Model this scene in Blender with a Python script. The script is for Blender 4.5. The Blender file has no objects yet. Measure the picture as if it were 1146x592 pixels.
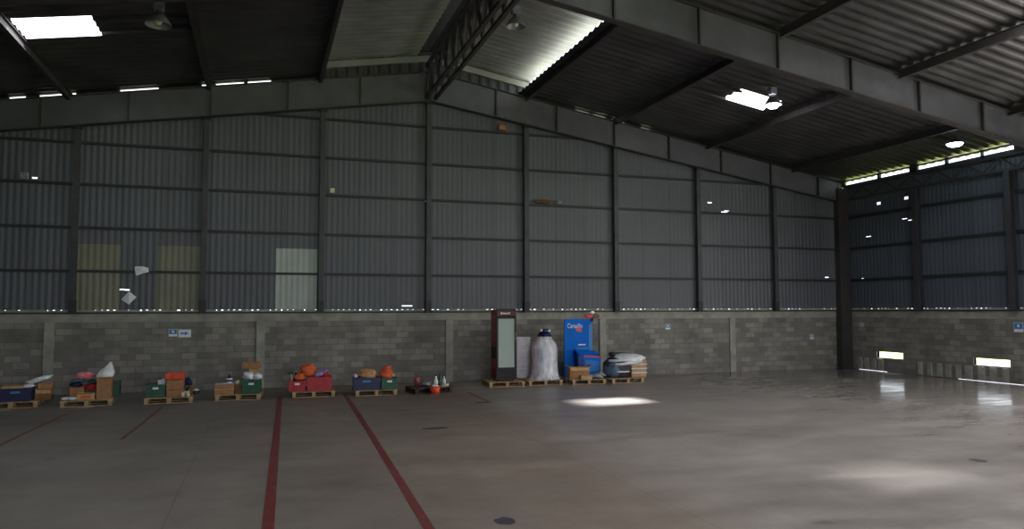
import bpy, math, random
from mathutils import Vector, Matrix
random.seed(11)
COL = bpy.context.scene.collection
PI = math.pi

# ------------------------------------------------------------------ helpers
class MB:
    def __init__(s): s.v=[]; s.f=[]
    def add(s, vs, fs, M=None):
        b=len(s.v)
        for v in vs:
            v=Vector(v); s.v.append(tuple(M@v if M else v))
        s.f += [tuple(b+i for i in f) for f in fs]
        return s
    def box(s,x0,x1,y0,y1,z0,z1,M=None):
        vs=[(x0,y0,z0),(x1,y0,z0),(x1,y1,z0),(x0,y1,z0),(x0,y0,z1),(x1,y0,z1),(x1,y1,z1),(x0,y1,z1)]
        return s.add(vs,[(0,3,2,1),(4,5,6,7),(0,1,5,4),(1,2,6,5),(2,3,7,6),(3,0,4,7)],M)
    def hexa(s,bot,top,M=None):
        return s.add(list(bot)+list(top),[(0,3,2,1),(4,5,6,7),(0,1,5,4),(1,2,6,5),(2,3,7,6),(3,0,4,7)],M)
    def beam(s,a,b,w,h,up=(0,0,1)):
        a=Vector(a); b=Vector(b); d=(b-a).normalized(); u=Vector(up)
        side=d.cross(u)
        if side.length<1e-4: side=d.cross(Vector((0,1,0)))
        side.normalize(); u=side.cross(d)
        p=[]
        for e in (a,b):
            for sx,sz in ((-1,-1),(1,-1),(1,1),(-1,1)): p.append(e+side*sx*w/2+u*sz*h/2)
        return s.add(p,[(0,3,2,1),(4,5,6,7),(0,1,5,4),(1,2,6,5),(2,3,7,6),(3,0,4,7)])
    def lathe(s,prof,n=20,c=(0,0,0),cap0=True,cap1=True,sx=1,sy=1):
        vs=[];fs=[]
        for r,z in prof:
            for i in range(n):
                a=2*PI*i/n; vs.append((c[0]+r*math.cos(a)*sx,c[1]+r*math.sin(a)*sy,c[2]+z))
        for k in range(len(prof)-1):
            for i in range(n):
                j=(i+1)%n; fs.append((k*n+i,k*n+j,(k+1)*n+j,(k+1)*n+i))
        if cap0: fs.append(tuple(range(n-1,-1,-1)))
        if cap1: fs.append(tuple((len(prof)-1)*n+i for i in range(n)))
        return s.add(vs,fs)
    def tube(s,pts,r,n=8):
        pts=[Vector(p) for p in pts]; vs=[];fs=[]
        for k,p in enumerate(pts):
            d=(pts[min(k+1,len(pts)-1)]-pts[max(k-1,0)]).normalized()
            u=d.orthogonal().normalized() if k==0 else (u-d*u.dot(d)).normalized()
            w=d.cross(u)
            for i in range(n):
                a=2*PI*i/n; vs.append(p+(u*math.cos(a)+w*math.sin(a))*r)
        for k in range(len(pts)-1):
            for i in range(n):
                j=(i+1)%n; fs.append((k*n+i,k*n+j,(k+1)*n+j,(k+1)*n+i))
        fs.append(tuple(range(n-1,-1,-1))); fs.append(tuple((len(pts)-1)*n+i for i in range(n)))
        return s.add(vs,fs)
    def blob(s,c,r,nu=18,nv=12,amp=.12,seed=0,flat=-1,fold=3.0):
        rnd=random.Random(seed); ph=[(rnd.uniform(0,6.28),rnd.uniform(1,fold),rnd.uniform(1,fold+1)) for _ in range(6)]
        vs=[];fs=[]
        for j in range(nv+1):
            t=PI*j/nv
            for i in range(nu):
                a=2*PI*i/nu
                k=1+amp*sum(math.sin(p+round(q)*a+w*t*2) for p,q,w in ph)/2.2
                if j in(0,nv): k=1
                z=-math.cos(t)*k; z=max(z,flat)
                # squarish pillow section
                ca,sa=math.cos(a),math.sin(a)
                vs.append((c[0]+r[0]*math.sin(t)**.8*ca*k,c[1]+r[1]*math.sin(t)**.8*sa*k,c[2]+r[2]*z))
        for j in range(nv):
            for i in range(nu):
                k=(i+1)%nu; fs.append((j*nu+i,j*nu+k,(j+1)*nu+k,(j+1)*nu+i))
        return s.add(vs,fs)
    def build(s,name,mat,parent=None,smooth=False,bevel=0,solid=0,loc=None):
        me=bpy.data.meshes.new(name); me.from_pydata([tuple(v) for v in s.v],[],s.f); me.update()
        if smooth:
            for p in me.polygons: p.use_smooth=True
        me.materials.append(mat)
        o=bpy.data.objects.new(name,me); COL.objects.link(o)
        if parent: o.parent=parent
        if loc: o.location=loc
        if bevel:
            m=o.modifiers.new('bevel','BEVEL'); m.width=bevel; m.segments=2; m.limit_method='ANGLE'
        if solid:
            m=o.modifiers.new('thickness','SOLIDIFY'); m.thickness=solid; m.offset=0
        return o

def tag(o,label=None,cat=None,group=None,kind=None):
    if label: o['label']=label
    if cat: o['category']=cat
    if group: o['group']=group
    if kind: o['kind']=kind
    return o
def empty(name,loc=(0,0,0),rz=0,label=None,cat=None,group=None,kind=None):
    o=bpy.data.objects.new(name,None); COL.objects.link(o); o.location=loc; o.rotation_euler=(0,0,rz)
    o.empty_display_size=.1
    return tag(o,label,cat,group,kind)
def copy_thing(root,loc,rz=0,label=None,group=None):
    r=root.copy(); COL.objects.link(r); r.location=loc; r.rotation_euler=(0,0,rz)
    if label: r['label']=label
    if group: r['group']=group
    for ch in list(root.children):
        c=ch.copy(); COL.objects.link(c); c.parent=r
        for g in list(ch.children):
            d=g.copy(); COL.objects.link(d); d.parent=c
    return r

# ------------------------------------------------------------------ materials
def srgb(c):
    return tuple(((x/255)/12.92 if x/255<=.04045 else ((x/255+.055)/1.055)**2.4) for x in c)+(1,)
def mat(name,c,rough=.6,metal=0,var=.12,scale=6,bump=0,bscale=40,c2=None,spec=.5,trans=0,emit=0,alpha=1):
    m=bpy.data.materials.new(name); m.use_nodes=True; nt=m.node_tree; N=nt.nodes; L=nt.links
    b=N['Principled BSDF']; b.inputs['Roughness'].default_value=rough; b.inputs['Metallic'].default_value=metal
    b.inputs['Specular IOR Level'].default_value=spec
    tc=N.new('ShaderNodeTexCoord'); n=N.new('ShaderNodeTexNoise'); n.inputs['Scale'].default_value=scale; n.inputs['Detail'].default_value=5
    L.new(tc.outputs['Object'],n.inputs['Vector'])
    r=N.new('ShaderNodeValToRGB'); A=srgb(c) if max(c)>1 else tuple(c)+(1,)
    B=(srgb(c2) if c2 else tuple(max(0,x*(1-var*2.2)) for x in A[:3])+(1,))
    r.color_ramp.elements[0].position=.32; r.color_ramp.elements[0].color=B
    r.color_ramp.elements[1].position=.68; r.color_ramp.elements[1].color=tuple(min(1,x*(1+var)) for x in A[:3])+(1,)
    L.new(n.outputs['Fac'],r.inputs['Fac']); L.new(r.outputs['Color'],b.inputs['Base Color'])
    if bump:
        n2=N.new('ShaderNodeTexNoise'); n2.inputs['Scale'].default_value=bscale; L.new(tc.outputs['Object'],n2.inputs['Vector'])
        bp=N.new('ShaderNodeBump'); bp.inputs['Strength'].default_value=bump; bp.inputs['Distance'].default_value=.02
        L.new(n2.outputs['Fac'],bp.inputs['Height']); L.new(bp.outputs['Normal'],b.inputs['Normal'])
    if trans: b.inputs['Transmission Weight'].default_value=trans
    if alpha<1: b.inputs['Alpha'].default_value=alpha
    if emit:
        b.inputs['Emission Color'].default_value=A; b.inputs['Emission Strength'].default_value=emit
    return m

M={}
M['steel']=mat('painted_steel',(62,62,68),.55,.0,.15,3)
M['girt']=mat('dark_steel_rail',(40,41,45),.6,0,.1,3)
M['girder']=mat('girder_grey_paint',(84,84,91),.38,.0,.10,2.2,spec=.6)
M['roof']=mat('weathered_roof_sheet',(80,79,81),.5,.6,.16,1.2)
M['monitor']=mat('pale_roof_sheet',(140,142,136),.5,.0,.10,1.5)
M['bounce_strip']=mat('bounce_strip_pale',(176,178,172),.7,0,.05,2)  # pale surface of the added strip that bounces sun to the ridge
M['beam']=mat('roof_beam_steel',(60,56,58),.6,0,.15,2)
M['concrete']=mat('cast_concrete',(150,149,142),.85,0,.12,3,bump=.3)
M['pilaster']=mat('pale_pilaster_concrete',(154,153,147),.85,0,.12,3,bump=.3)
M['wood']=mat('pallet_wood',(168,142,108),.8,0,.18,9)
M['wood_dark']=mat('dark_worn_wood',(70,56,44),.85,0,.2,9)
M['card']=mat('cardboard',(164,120,82),.85,0,.10,12)
M['card2']=mat('light_cardboard',(188,152,112),.85,0,.10,12)
M['cardd']=mat('brown_cardboard',(128,88,58),.85,0,.12,12)
M['orange_card']=mat('orange_printed_box',(206,92,44),.6,0,.10,14)
M['tape']=mat('packing_tape',(200,176,132),.4,0,.05,9)
M['navy']=mat('navy_plastic',(14,22,74),.45,0,.12,8)
M['green']=mat('dark_green_plastic',(18,82,58),.45,0,.12,8)
M['red']=mat('red_plastic',(176,24,34),.45,0,.12,8)
M['orange']=mat('orange_red_plastic',(226,84,44),.5,0,.14,10)
M['redbag']=mat('red_orange_mesh_bag',(214,84,56),.7,0,.22,22,c2=(196,104,44))
M['white']=mat('white_plastic',(222,224,228),.4,0,.06,8)
M['bag']=mat('white_carrier_bag',(240,243,248),.4,0,.10,9,bump=.6,bscale=22)
M['wrap']=mat('stretch_wrap',(212,212,222),.3,0,.08,5,bump=.5,bscale=9)
M['pinkcloth']=mat('pink_striped_cloth',(232,92,108),.8,0,.2,11,c2=(240,190,196))
M['redcloth']=mat('red_cloth',(204,40,54),.85,0,.15,10)
M['bluecloth']=mat('blue_grey_cloth',(94,116,140),.85,0,.2,10)
M['navycloth']=mat('navy_cloth',(34,40,88),.85,0,.2,10)
M['greencloth']=mat('grey_green_cloth',(66,98,92),.85,0,.2,10)
M['purple']=mat('purple_film',(104,72,176),.35,0,.2,14,c2=(190,180,220))
M['brown']=mat('brown_glass',(90,44,24),.25,0,.1,10)
M['tan']=mat('tan_sacking',(196,148,98),.85,0,.16,12,bump=.5,bscale=30)
M['black']=mat('black_plastic',(20,20,22),.45,0,.1,8)
M['dgrey']=mat('dark_grey_rubber',(62,60,66),.7,0,.1,8)
M['grey']=mat('grey_plastic_sheet',(132,136,144),.4,0,.15,12,bump=.5,bscale=16)
M['maroon']=mat('maroon_cooler_steel',(170,20,34),.4,0,.12,5)
M['header']=mat('dark_maroon_header',(92,26,34),.4,0,.05,5)
M['blackframe']=mat('cooler_black_frame',(24,24,26),.35,0,.1,5)
M['coolin']=mat('cooler_pale_interior',(176,192,186),.4,0,.04,3)
M['shelf']=mat('wire_shelf_white',(205,208,205),.4,.2,.05,5)
M['blue']=mat('display_blue',(0,104,206),.65,0,.05,3,spec=.2)
M['blue2']=mat('display_light_blue',(40,124,204),.4,0,.06,3)
M['bluedk']=mat('display_dark_blue',(8,40,110),.5,0,.06,3)
M['sign_blue']=mat('sign_blue_print',(52,128,196),.5,0,.05,8)
M['paper']=mat('white_paper',(228,232,240),.7,0,.04,10)
M['lamp_metal']=mat('lamp_grey_aluminium',(120,122,128),.4,.2,.08,8)
M['nest']=mat('brown_dry_twigs',(120,84,54),.95,0,.3,40,bump=.8,bscale=60)
M['cream']=mat('cream_plastic',(206,204,170),.5,0,.08,8)
M['pink']=mat('pink_plastic',(206,84,92),.5,0,.08,8)
M['redpaint']=None

def emitmat(name,c,s):
    m=bpy.data.materials.new(name); m.use_nodes=True; nt=m.node_tree; nt.nodes.clear()
    e=nt.nodes.new('ShaderNodeEmission'); o=nt.nodes.new('ShaderNodeOutputMaterial')
    e.inputs[0].default_value=tuple(c)+(1,); e.inputs[1].default_value=s; nt.links.new(e.outputs[0],o.inputs[0]); return m
M['bulb_cool']=emitmat('lit_bulb_cool',(.75,.95,1.0),26)
M['bulb_white']=emitmat('lit_bulb_white',(1,.96,1.0),60)

def panel_mat(name,T,tr):
    m=bpy.data.materials.new(name); m.use_nodes=True; nt=m.node_tree; N=nt.nodes; L=nt.links; N.clear()
    o=N.new('ShaderNodeOutputMaterial'); t=N.new('ShaderNodeBsdfTransparent'); t.inputs[0].default_value=(1,1,1,1)
    l=N.new('ShaderNodeBsdfTranslucent'); l.inputs[0].default_value=(tr,tr,tr*1.0,1)
    mx=N.new('ShaderNodeMixShader'); mx.inputs[0].default_value=1-T
    L.new(t.outputs[0],mx.inputs[1]); L.new(l.outputs[0],mx.inputs[2]); L.new(mx.outputs[0],o.inputs[0]); return m
M['panel_clear']=panel_mat('translucent_roof_panel_clear',.55,.85)
M['panel_dirty']=panel_mat('translucent_roof_panel_dusty',.06,.6)

def glass_mat():
    m=bpy.data.materials.new('cooler_glass'); m.use_nodes=True; nt=m.node_tree; N=nt.nodes; L=nt.links; N.clear()
    o=N.new('ShaderNodeOutputMaterial'); t=N.new('ShaderNodeBsdfTransparent'); t.inputs[0].default_value=(.86,.93,.9,1)
    g=N.new('ShaderNodeBsdfGlossy'); g.inputs[1].default_value=.08; mx=N.new('ShaderNodeMixShader'); mx.inputs[0].default_value=.12
    d=N.new('ShaderNodeBsdfDiffuse'); d.inputs[0].default_value=(.62,.74,.70,1); m2=N.new('ShaderNodeMixShader'); m2.inputs[0].default_value=.62  # pale diffuse mix paints the pane's reflection and lightens the interior
    L.new(t.outputs[0],m2.inputs[1]); L.new(d.outputs[0],m2.inputs[2])
    L.new(m2.outputs[0],mx.inputs[1]); L.new(g.outputs[0],mx.inputs[2]); L.new(mx.outputs[0],o.inputs[0]); return m
M['glass']=glass_mat()
def film_mat():
    m=bpy.data.materials.new('clear_plastic_film'); m.use_nodes=True; nt=m.node_tree; N=nt.nodes; L=nt.links; N.clear()
    o=N.new('ShaderNodeOutputMaterial'); t=N.new('ShaderNodeBsdfTransparent')
    p=N.new('ShaderNodeBsdfPrincipled'); p.inputs['Base Color'].default_value=(.86,.86,.95,1); p.inputs['Roughness'].default_value=.22
    tc=N.new('ShaderNodeTexCoord'); n=N.new('ShaderNodeTexNoise'); n.inputs['Scale'].default_value=9
    mp=N.new('ShaderNodeMapping'); mp.inputs['Scale'].default_value=(1,1,.35); L.new(tc.outputs['Object'],mp.inputs[0]); L.new(mp.outputs[0],n.inputs['Vector'])
    r=N.new('ShaderNodeMapRange'); r.inputs[1].default_value=.3; r.inputs[2].default_value=.7; r.inputs[3].default_value=.25; r.inputs[4].default_value=.85
    L.new(n.outputs['Fac'],r.inputs[0])
    bp=N.new('ShaderNodeBump'); bp.inputs['Strength'].default_value=.2; bp.inputs['Distance'].default_value=.015
    L.new(n.outputs['Fac'],bp.inputs['Height']); L.new(bp.outputs[0],p.inputs['Normal'])
    mx=N.new('ShaderNodeMixShader'); L.new(r.outputs[0],mx.inputs[0]); L.new(t.outputs[0],mx.inputs[1]); L.new(p.outputs[0],mx.inputs[2]); L.new(mx.outputs[0],o.inputs[0]); return m
M['film']=film_mat()

def math_node(N,L,op,a,b=None):
    n=N.new('ShaderNodeMath'); n.operation=op
    for i,x in enumerate((a,b)):
        if x is None: continue
        if isinstance(x,(int,float)): n.inputs[i].default_value=x
        else: L.new(x,n.inputs[i])
    return n.outputs[0]

def cladding_mat(name,axis,c1,c2):
    # sheets 1.0 m wide, each with its own slight tone
    m=bpy.data.materials.new(name); m.use_nodes=True; nt=m.node_tree; N=nt.nodes; L=nt.links
    b=N['Principled BSDF']; b.inputs['Roughness'].default_value=.5
    tc=N.new('ShaderNodeTexCoord'); sp=N.new('ShaderNodeSeparateXYZ'); L.new(tc.outputs['Object'],sp.inputs[0])
    u=math_node(N,L,'FLOOR',math_node(N,L,'DIVIDE',sp.outputs[axis],1.0))
    w=math_node(N,L,'FLOOR',math_node(N,L,'DIVIDE',sp.outputs[2],3.1))
    cb=N.new('ShaderNodeCombineXYZ'); L.new(u,cb.inputs[0]); L.new(w,cb.inputs[1])
    wn=N.new('ShaderNodeTexWhiteNoise'); L.new(cb.outputs[0],wn.inputs['Vector'])
    ns=N.new('ShaderNodeTexNoise'); ns.inputs['Scale'].default_value=.9; ns.inputs['Detail'].default_value=6; L.new(tc.outputs['Object'],ns.inputs['Vector'])
    f=math_node(N,L,'ADD',math_node(N,L,'MULTIPLY',wn.outputs['Value'],.35),math_node(N,L,'MULTIPLY',ns.outputs['Fac'],.65))
    mx=N.new('ShaderNodeMix'); mx.data_type='RGBA'; L.new(f,mx.inputs[0]); mx.inputs[6].default_value=srgb(c1); mx.inputs[7].default_value=srgb(c2)
    # fine lap seams between sheets
    fr=math_node(N,L,'FRACT',math_node(N,L,'DIVIDE',sp.outputs[axis],1.0))
    seam=math_node(N,L,'LESS_THAN',fr,.03)
    mx2=N.new('ShaderNodeMix'); mx2.data_type='RGBA'; L.new(math_node(N,L,'MULTIPLY',seam,.45),mx2.inputs[0]); L.new(mx.outputs[2],mx2.inputs[6]); mx2.inputs[7].default_value=srgb((40,42,46))
    L.new(mx2.outputs[2],b.inputs['Base Color']); return m
M['clad_back']=cladding_mat('blue_grey_wall_sheet',0,(76,79,88),(93,96,104))
M['clad_side']=cladding_mat('blue_grey_side_sheet',1,(72,79,90),(90,96,106))
M['sheet_olive']=mat('olive_cream_sheet',(118,118,102),.5,0,.06,1.5)
M['sheet_light']=mat('pale_grey_sheet',(166,174,172),.5,0,.06,1.5)

def block_mat(name,axis):
    m=bpy.data.materials.new(name); m.use_nodes=True; nt=m.node_tree; N=nt.nodes; L=nt.links
    b=N['Principled BSDF']; b.inputs['Roughness'].default_value=.9
    tc=N.new('ShaderNodeTexCoord'); sp=N.new('ShaderNodeSeparateXYZ'); L.new(tc.outputs['Object'],sp.inputs[0])
    cb=N.new('ShaderNodeCombineXYZ'); L.new(sp.outputs[axis],cb.inputs[0]); L.new(sp.outputs[2],cb.inputs[1])
    br=N.new('ShaderNodeTexBrick'); L.new(cb.outputs[0],br.inputs['Vector'])
    br.inputs['Scale'].default_value=1; br.inputs['Brick Width'].default_value=.36; br.inputs['Row Height'].default_value=.1625
    br.inputs['Mortar Size'].default_value=.009; br.inputs['Mortar Smooth'].default_value=.3; br.inputs['Bias'].default_value=-.25
    br.inputs['Color1'].default_value=srgb((122,120,117)); br.inputs['Color2'].default_value=srgb((158,156,151)); br.inputs['Mortar'].default_value=srgb((116,113,109))
    ns=N.new('ShaderNodeTexNoise'); ns.inputs['Scale'].default_value=1.1; ns.inputs['Detail'].default_value=7; ns.inputs['Roughness'].default_value=.65; L.new(tc.outputs['Object'],ns.inputs['Vector'])
    rp=N.new('ShaderNodeValToRGB'); rp.color_ramp.elements[0].position=.3; rp.color_ramp.elements[0].color=(.62,.62,.62,1); rp.color_ramp.elements[1].position=.7; rp.color_ramp.elements[1].color=(1.15,1.14,1.1,1)
    L.new(ns.outputs['Fac'],rp.inputs[0])
    mx=N.new('ShaderNodeMix'); mx.data_type='RGBA'; mx.blend_type='MULTIPLY'; mx.inputs[0].default_value=1; L.new(br.outputs['Color'],mx.inputs[6]); L.new(rp.outputs[0],mx.inputs[7])
    L.new(mx.outputs[2],b.inputs['Base Color'])
    bp=N.new('ShaderNodeBump'); bp.inputs['Strength'].default_value=.5; bp.inputs['Distance'].default_value=.01; bp.invert=True
    L.new(br.outputs['Fac'],bp.inputs['Height']); L.new(bp.outputs[0],b.inputs['Normal']); return m
M['block_back']=block_mat('grey_block_masonry',0); M['block_side']=block_mat('grey_block_masonry_side',1)

def floor_mat():
    m=bpy.data.materials.new('worn_concrete_floor'); m.use_nodes=True; nt=m.node_tree; N=nt.nodes; L=nt.links
    b=N['Principled BSDF']; b.inputs['Specular IOR Level'].default_value=.5
    tc=N.new('ShaderNodeTexCoord'); sp=N.new('ShaderNodeSeparateXYZ'); L.new(tc.outputs['Object'],sp.inputs[0])
    def noise(sc,det=6,rough=.6,mapscale=None,rot=0,w=0):
        n=N.new('ShaderNodeTexNoise'); n.inputs['Scale'].default_value=sc; n.inputs['Detail'].default_value=det; n.inputs['Roughness'].default_value=rough
        mp=N.new('ShaderNodeMapping'); mp.inputs['Location'].default_value=(w,w*2,0); mp.inputs['Rotation'].default_value=(0,0,rot)
        if mapscale: mp.inputs['Scale'].default_value=mapscale
        L.new(tc.outputs['Object'],mp.inputs[0]); L.new(mp.outputs[0],n.inputs['Vector']); return n.outputs['Fac']
    def ramp(f,a,b_,c0,c1):
        r=N.new('ShaderNodeValToRGB'); r.color_ramp.elements[0].position=a; r.color_ramp.elements[1].position=b_
        r.color_ramp.elements[0].color=c0; r.color_ramp.elements[1].color=c1; L.new(f,r.inputs[0]); return r.outputs[0]
    def mix(f,a,b_,bt='MIX'):
        x=N.new('ShaderNodeMix'); x.data_type='RGBA'; x.blend_type=bt
        if isinstance(f,(int,float)): x.inputs[0].default_value=f
        else: L.new(f,x.inputs[0])
        for i,q in ((6,a),(7,b_)):
            if isinstance(q,tuple): x.inputs[i].default_value=q
            else: L.new(q,x.inputs[i])
        return x.outputs[2]
    big=noise(.35,7,.65); mid=noise(1.6,7,.7,w=7); streak=noise(1.0,6,.6,(.5,2.0,1),rot=math.radians(35),w=3)
    base=ramp(big,.3,.7,srgb((124,118,115)),srgb((156,150,146)))
    base=mix(.8,base,ramp(mid,.3,.72,(.78,.77,.76,1),(1.12,1.12,1.12,1)),'MULTIPLY')
    base=mix(.6,base,ramp(streak,.25,.75,(.80,.79,.78,1),(1.15,1.15,1.15,1)),'MULTIPLY')
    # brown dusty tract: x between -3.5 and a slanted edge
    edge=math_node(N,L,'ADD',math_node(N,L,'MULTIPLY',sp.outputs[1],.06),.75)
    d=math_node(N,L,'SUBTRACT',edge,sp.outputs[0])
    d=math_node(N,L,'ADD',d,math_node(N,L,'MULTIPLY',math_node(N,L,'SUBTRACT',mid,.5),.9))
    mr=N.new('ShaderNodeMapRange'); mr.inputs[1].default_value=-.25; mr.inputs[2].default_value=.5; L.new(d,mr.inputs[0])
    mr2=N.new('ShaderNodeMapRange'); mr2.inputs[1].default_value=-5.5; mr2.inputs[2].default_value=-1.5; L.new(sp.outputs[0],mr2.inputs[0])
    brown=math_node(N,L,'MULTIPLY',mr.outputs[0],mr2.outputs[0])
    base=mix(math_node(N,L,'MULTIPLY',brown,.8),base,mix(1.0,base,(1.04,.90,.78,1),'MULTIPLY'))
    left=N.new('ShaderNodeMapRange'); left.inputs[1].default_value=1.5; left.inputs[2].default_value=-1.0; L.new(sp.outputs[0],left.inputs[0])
    base=mix(math_node(N,L,'MULTIPLY',mr.outputs[0],.75),base,mix(1.0,base,(.70,.70,.71,1),'MULTIPLY'))  # left floor darker: weaker light painted into the colour over the worn lane
    # dark oil stains
    st=noise(.9,3,.5,w=21); base=mix(ramp(st,.70,.76,(0,0,0,1),(.75,.75,.75,1)),base,srgb((52,48,46)))
    # slab joints every 5 m
    for ax,per,off in ((0,5.0,.4),(1,5.0,.2)):
        fr=math_node(N,L,'FRACT',math_node(N,L,'DIVIDE',math_node(N,L,'ADD',sp.outputs[ax],off+100),per))
        j=math_node(N,L,'LESS_THAN',fr,.0028); base=mix(math_node(N,L,'MULTIPLY',j,.35),base,srgb((60,58,56)))
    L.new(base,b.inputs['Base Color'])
    rr=N.new('ShaderNodeMapRange'); rr.inputs[1].default_value=.3; rr.inputs[2].default_value=.7; rr.inputs[3].default_value=.20; rr.inputs[4].default_value=.42; L.new(streak,rr.inputs[0])
    rb=math_node(N,L,'ADD',math_node(N,L,'ADD',rr.outputs[0],.08),math_node(N,L,'MULTIPLY',mr.outputs[0],.22)); gl=N.new('ShaderNodeMapRange'); gl.inputs[1].default_value=5.5; gl.inputs[2].default_value=11; gl.inputs[3].default_value=0; gl.inputs[4].default_value=.23; L.new(sp.outputs[0],gl.inputs[0])
    rb=math_node(N,L,'MAXIMUM',math_node(N,L,'SUBTRACT',rb,gl.outputs[0]),.07); L.new(rb,b.inputs['Roughness'])
    bp=N.new('ShaderNodeBump'); bp.inputs['Strength'].default_value=.12; bp.inputs['Distance'].default_value=.02
    L.new(streak,bp.inputs['Height']); L.new(bp.outputs[0],b.inputs['Normal']); return m
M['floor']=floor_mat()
def worn_paint(name,c):
    m=bpy.data.materials.new(name); m.use_nodes=True; nt=m.node_tree; N=nt.nodes; L=nt.links
    b=N['Principled BSDF']; b.inputs['Roughness'].default_value=.6
    tc=N.new('ShaderNodeTexCoord'); n=N.new('ShaderNodeTexNoise'); n.inputs['Scale'].default_value=4; n.inputs['Detail'].default_value=8; n.inputs['Roughness'].default_value=.75
    L.new(tc.outputs['Object'],n.inputs['Vector']); r=N.new('ShaderNodeValToRGB')
    r.color_ramp.elements[0].position=.34; r.color_ramp.elements[0].color=srgb((96,82,76)); r.color_ramp.elements[1].position=.52; r.color_ramp.elements[1].color=srgb(c)
    L.new(n.outputs['Fac'],r.inputs[0]); L.new(r.outputs[0],b.inputs['Base Color']); return m
M['redpaint']=worn_paint('worn_red_floor_paint',(112,40,44))
M['redfaint']=worn_paint('faded_red_floor_paint',(112,68,62))
M['grass']=mat('yellow_green_grass',(176,196,62),.9,0,.3,.8)
M['apron']=mat('outside_concrete_apron',(190,188,176),.9,0,.08,.8)

# ------------------------------------------------------------------ building
HW=15.0; YB=0.0; YF=-32.0; ZT=2.0
RZ=lambda x: 9.12-.168*abs(x)           # underside of the main roof
MZ=lambda x: 9.56-.168*abs(x)           # underside of the raised ridge roof

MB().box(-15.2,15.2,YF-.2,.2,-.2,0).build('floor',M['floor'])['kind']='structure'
g=MB().box(-60,60,-70,40,-.30,-.201); tag(g.build('ground',M['grass']),kind='structure')
a=MB().box(15.09,23.5,-34,3,-.2,-.06).box(-17.2,-15.2,-34,3,-.2,-.06).box(-15.2,15.2,.2,22,-.2,-.06)
tag(a.build('outside_apron',M['apron']),kind='structure')

# --- main roof sheets (one mesh), corrugated along Y, with four skylight openings
SKY=[(-9.16,-7.8,-5.0,-3.95),(7.45,8.72,-4.75,-3.8),(7.45,8.8,-12.8,-11.8),(-9.1,-7.8,-13.0,-11.95)]
PITCH=.3; DEP=.045
def prof(y): 
    t=(y/PITCH)%1.0
    return DEP*(.5-.5*math.cos(2*PI*t))
def ysamp(y0,y1,step=.05):
    n=int(round((y1-y0)/step)); return [y0+(y1-y0)*i/n for i in range(n+1)]
mr=MB()
for sg,x_in,x_out in ((-1,-3.0,-15.2),(1,2.78,15.2)):
    ys=ysamp(YF-.3,YB+.1)
    for i in range(len(ys)-1):
        ya,yb=ys[i],ys[i+1]; ym=(ya+yb)/2
        cuts=[(min(abs(s[0]),abs(s[1])),max(abs(s[0]),abs(s[1]))) for s in SKY if (s[0]>0)==(sg>0) and s[2]<ym<s[3]]
        segs=[]; p=abs(x_in)
        for c0,c1 in cuts: segs.append((p,c0)); p=c1
        segs.append((p,abs(x_out)))
        for p0,p1 in segs:
            q=[(sg*p0,ya,RZ(p0)+prof(ya)),(sg*p1,ya,RZ(p1)+prof(ya)),(sg*p1,yb,RZ(p1)+prof(yb)),(sg*p0,yb,RZ(p0)+prof(yb))]
            mr.add(q,[(0,1,2,3) if sg<0 else (0,3,2,1)])
ceil=tag(mr.build('ceiling',M['roof'],solid=.004),kind='structure')
# --- translucent sheets
for k,(x0,x1,y0,y1) in enumerate(SKY):
    b=MB(); ys=ysamp(y0-.05,y1+.05)
    for i in range(len(ys)-1):
        ya,yb=ys[i],ys[i+1]
        b.add([(x0-.08,ya,RZ(x0-.08)+prof(ya)+.012),(x1+.08,ya,RZ(x1+.08)+prof(ya)+.012),(x1+.08,yb,RZ(x1+.08)+prof(yb)+.012),(x0-.08,yb,RZ(x0-.08)+prof(yb)+.012)],[(0,1,2,3)])
    tag(b.build('window_%d'%(k+1),M['panel_dirty' if k in(2,) else 'panel_clear']),kind='structure')
# --- raised ridge roof
rr=MB()
for sg,p0,p1 in ((-1,.34,3.35),(1,.34,3.16)):
    ys=ysamp(YF-.3,YB+.1)
    for i in range(len(ys)-1):
        ya,yb=ys[i],ys[i+1]
        rr.add([(sg*p0,ya,MZ(p0)+prof(ya)),(sg*p1,ya,MZ(p1)+prof(ya)),(sg*p1,yb,MZ(p1)+prof(yb)),(sg*p0,yb,MZ(p0)+prof(yb))],[(0,1,2,3) if sg<0 else (0,3,2,1)])
ro=tag(rr.build('ceiling_ridge',M['monitor'],solid=.004),kind='structure')
MB().hexa([(-3.16,YF,RZ(3.16)+.05),(-3.12,YF,RZ(3.12)+.05),(-3.12,-.05,RZ(3.12)+.05),(-3.16,-.05,RZ(3.16)+.05)],[(-3.16,YF,MZ(3.16)-.005),(-3.12,YF,MZ(3.12)-.005),(-3.12,-.05,MZ(3.12)-.005),(-3.16,-.05,MZ(3.16)-.005)]).build('added_light_stop_sheet',M['roof'],ro)  # unseen sheet added to keep outside light off the left ridge underside
MB().hexa([(2.86,YF,RZ(2.86)+.05),(3.35,YF,RZ(3.35)+.05),(3.35,.1,RZ(3.35)+.05),(2.86,.1,RZ(2.86)+.05)],[(2.86,YF,RZ(2.86)+.06),(3.35,YF,RZ(3.35)+.06),(3.35,.1,RZ(3.35)+.06),(2.86,.1,RZ(2.86)+.06)]).build('added_bounce_strip',M['bounce_strip'],ro)  # pale strip added on the roof to bounce sun under the ridge sheets
cap=MB()
for sg in(-1,1):
    cap.hexa([(0,YF-.3,MZ(0)+.10),(sg*.62,YF-.3,MZ(.62)+.075),(sg*.62,.12,MZ(.62)+.075),(0,.12,MZ(0)+.10)],
             [(0,YF-.3,MZ(0)+.105),(sg*.62,YF-.3,MZ(.62)+.08),(sg*.62,.12,MZ(.62)+.08),(0,.12,MZ(0)+.105)])
cap.build('ridge_cap',M['roof'],ro)
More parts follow.
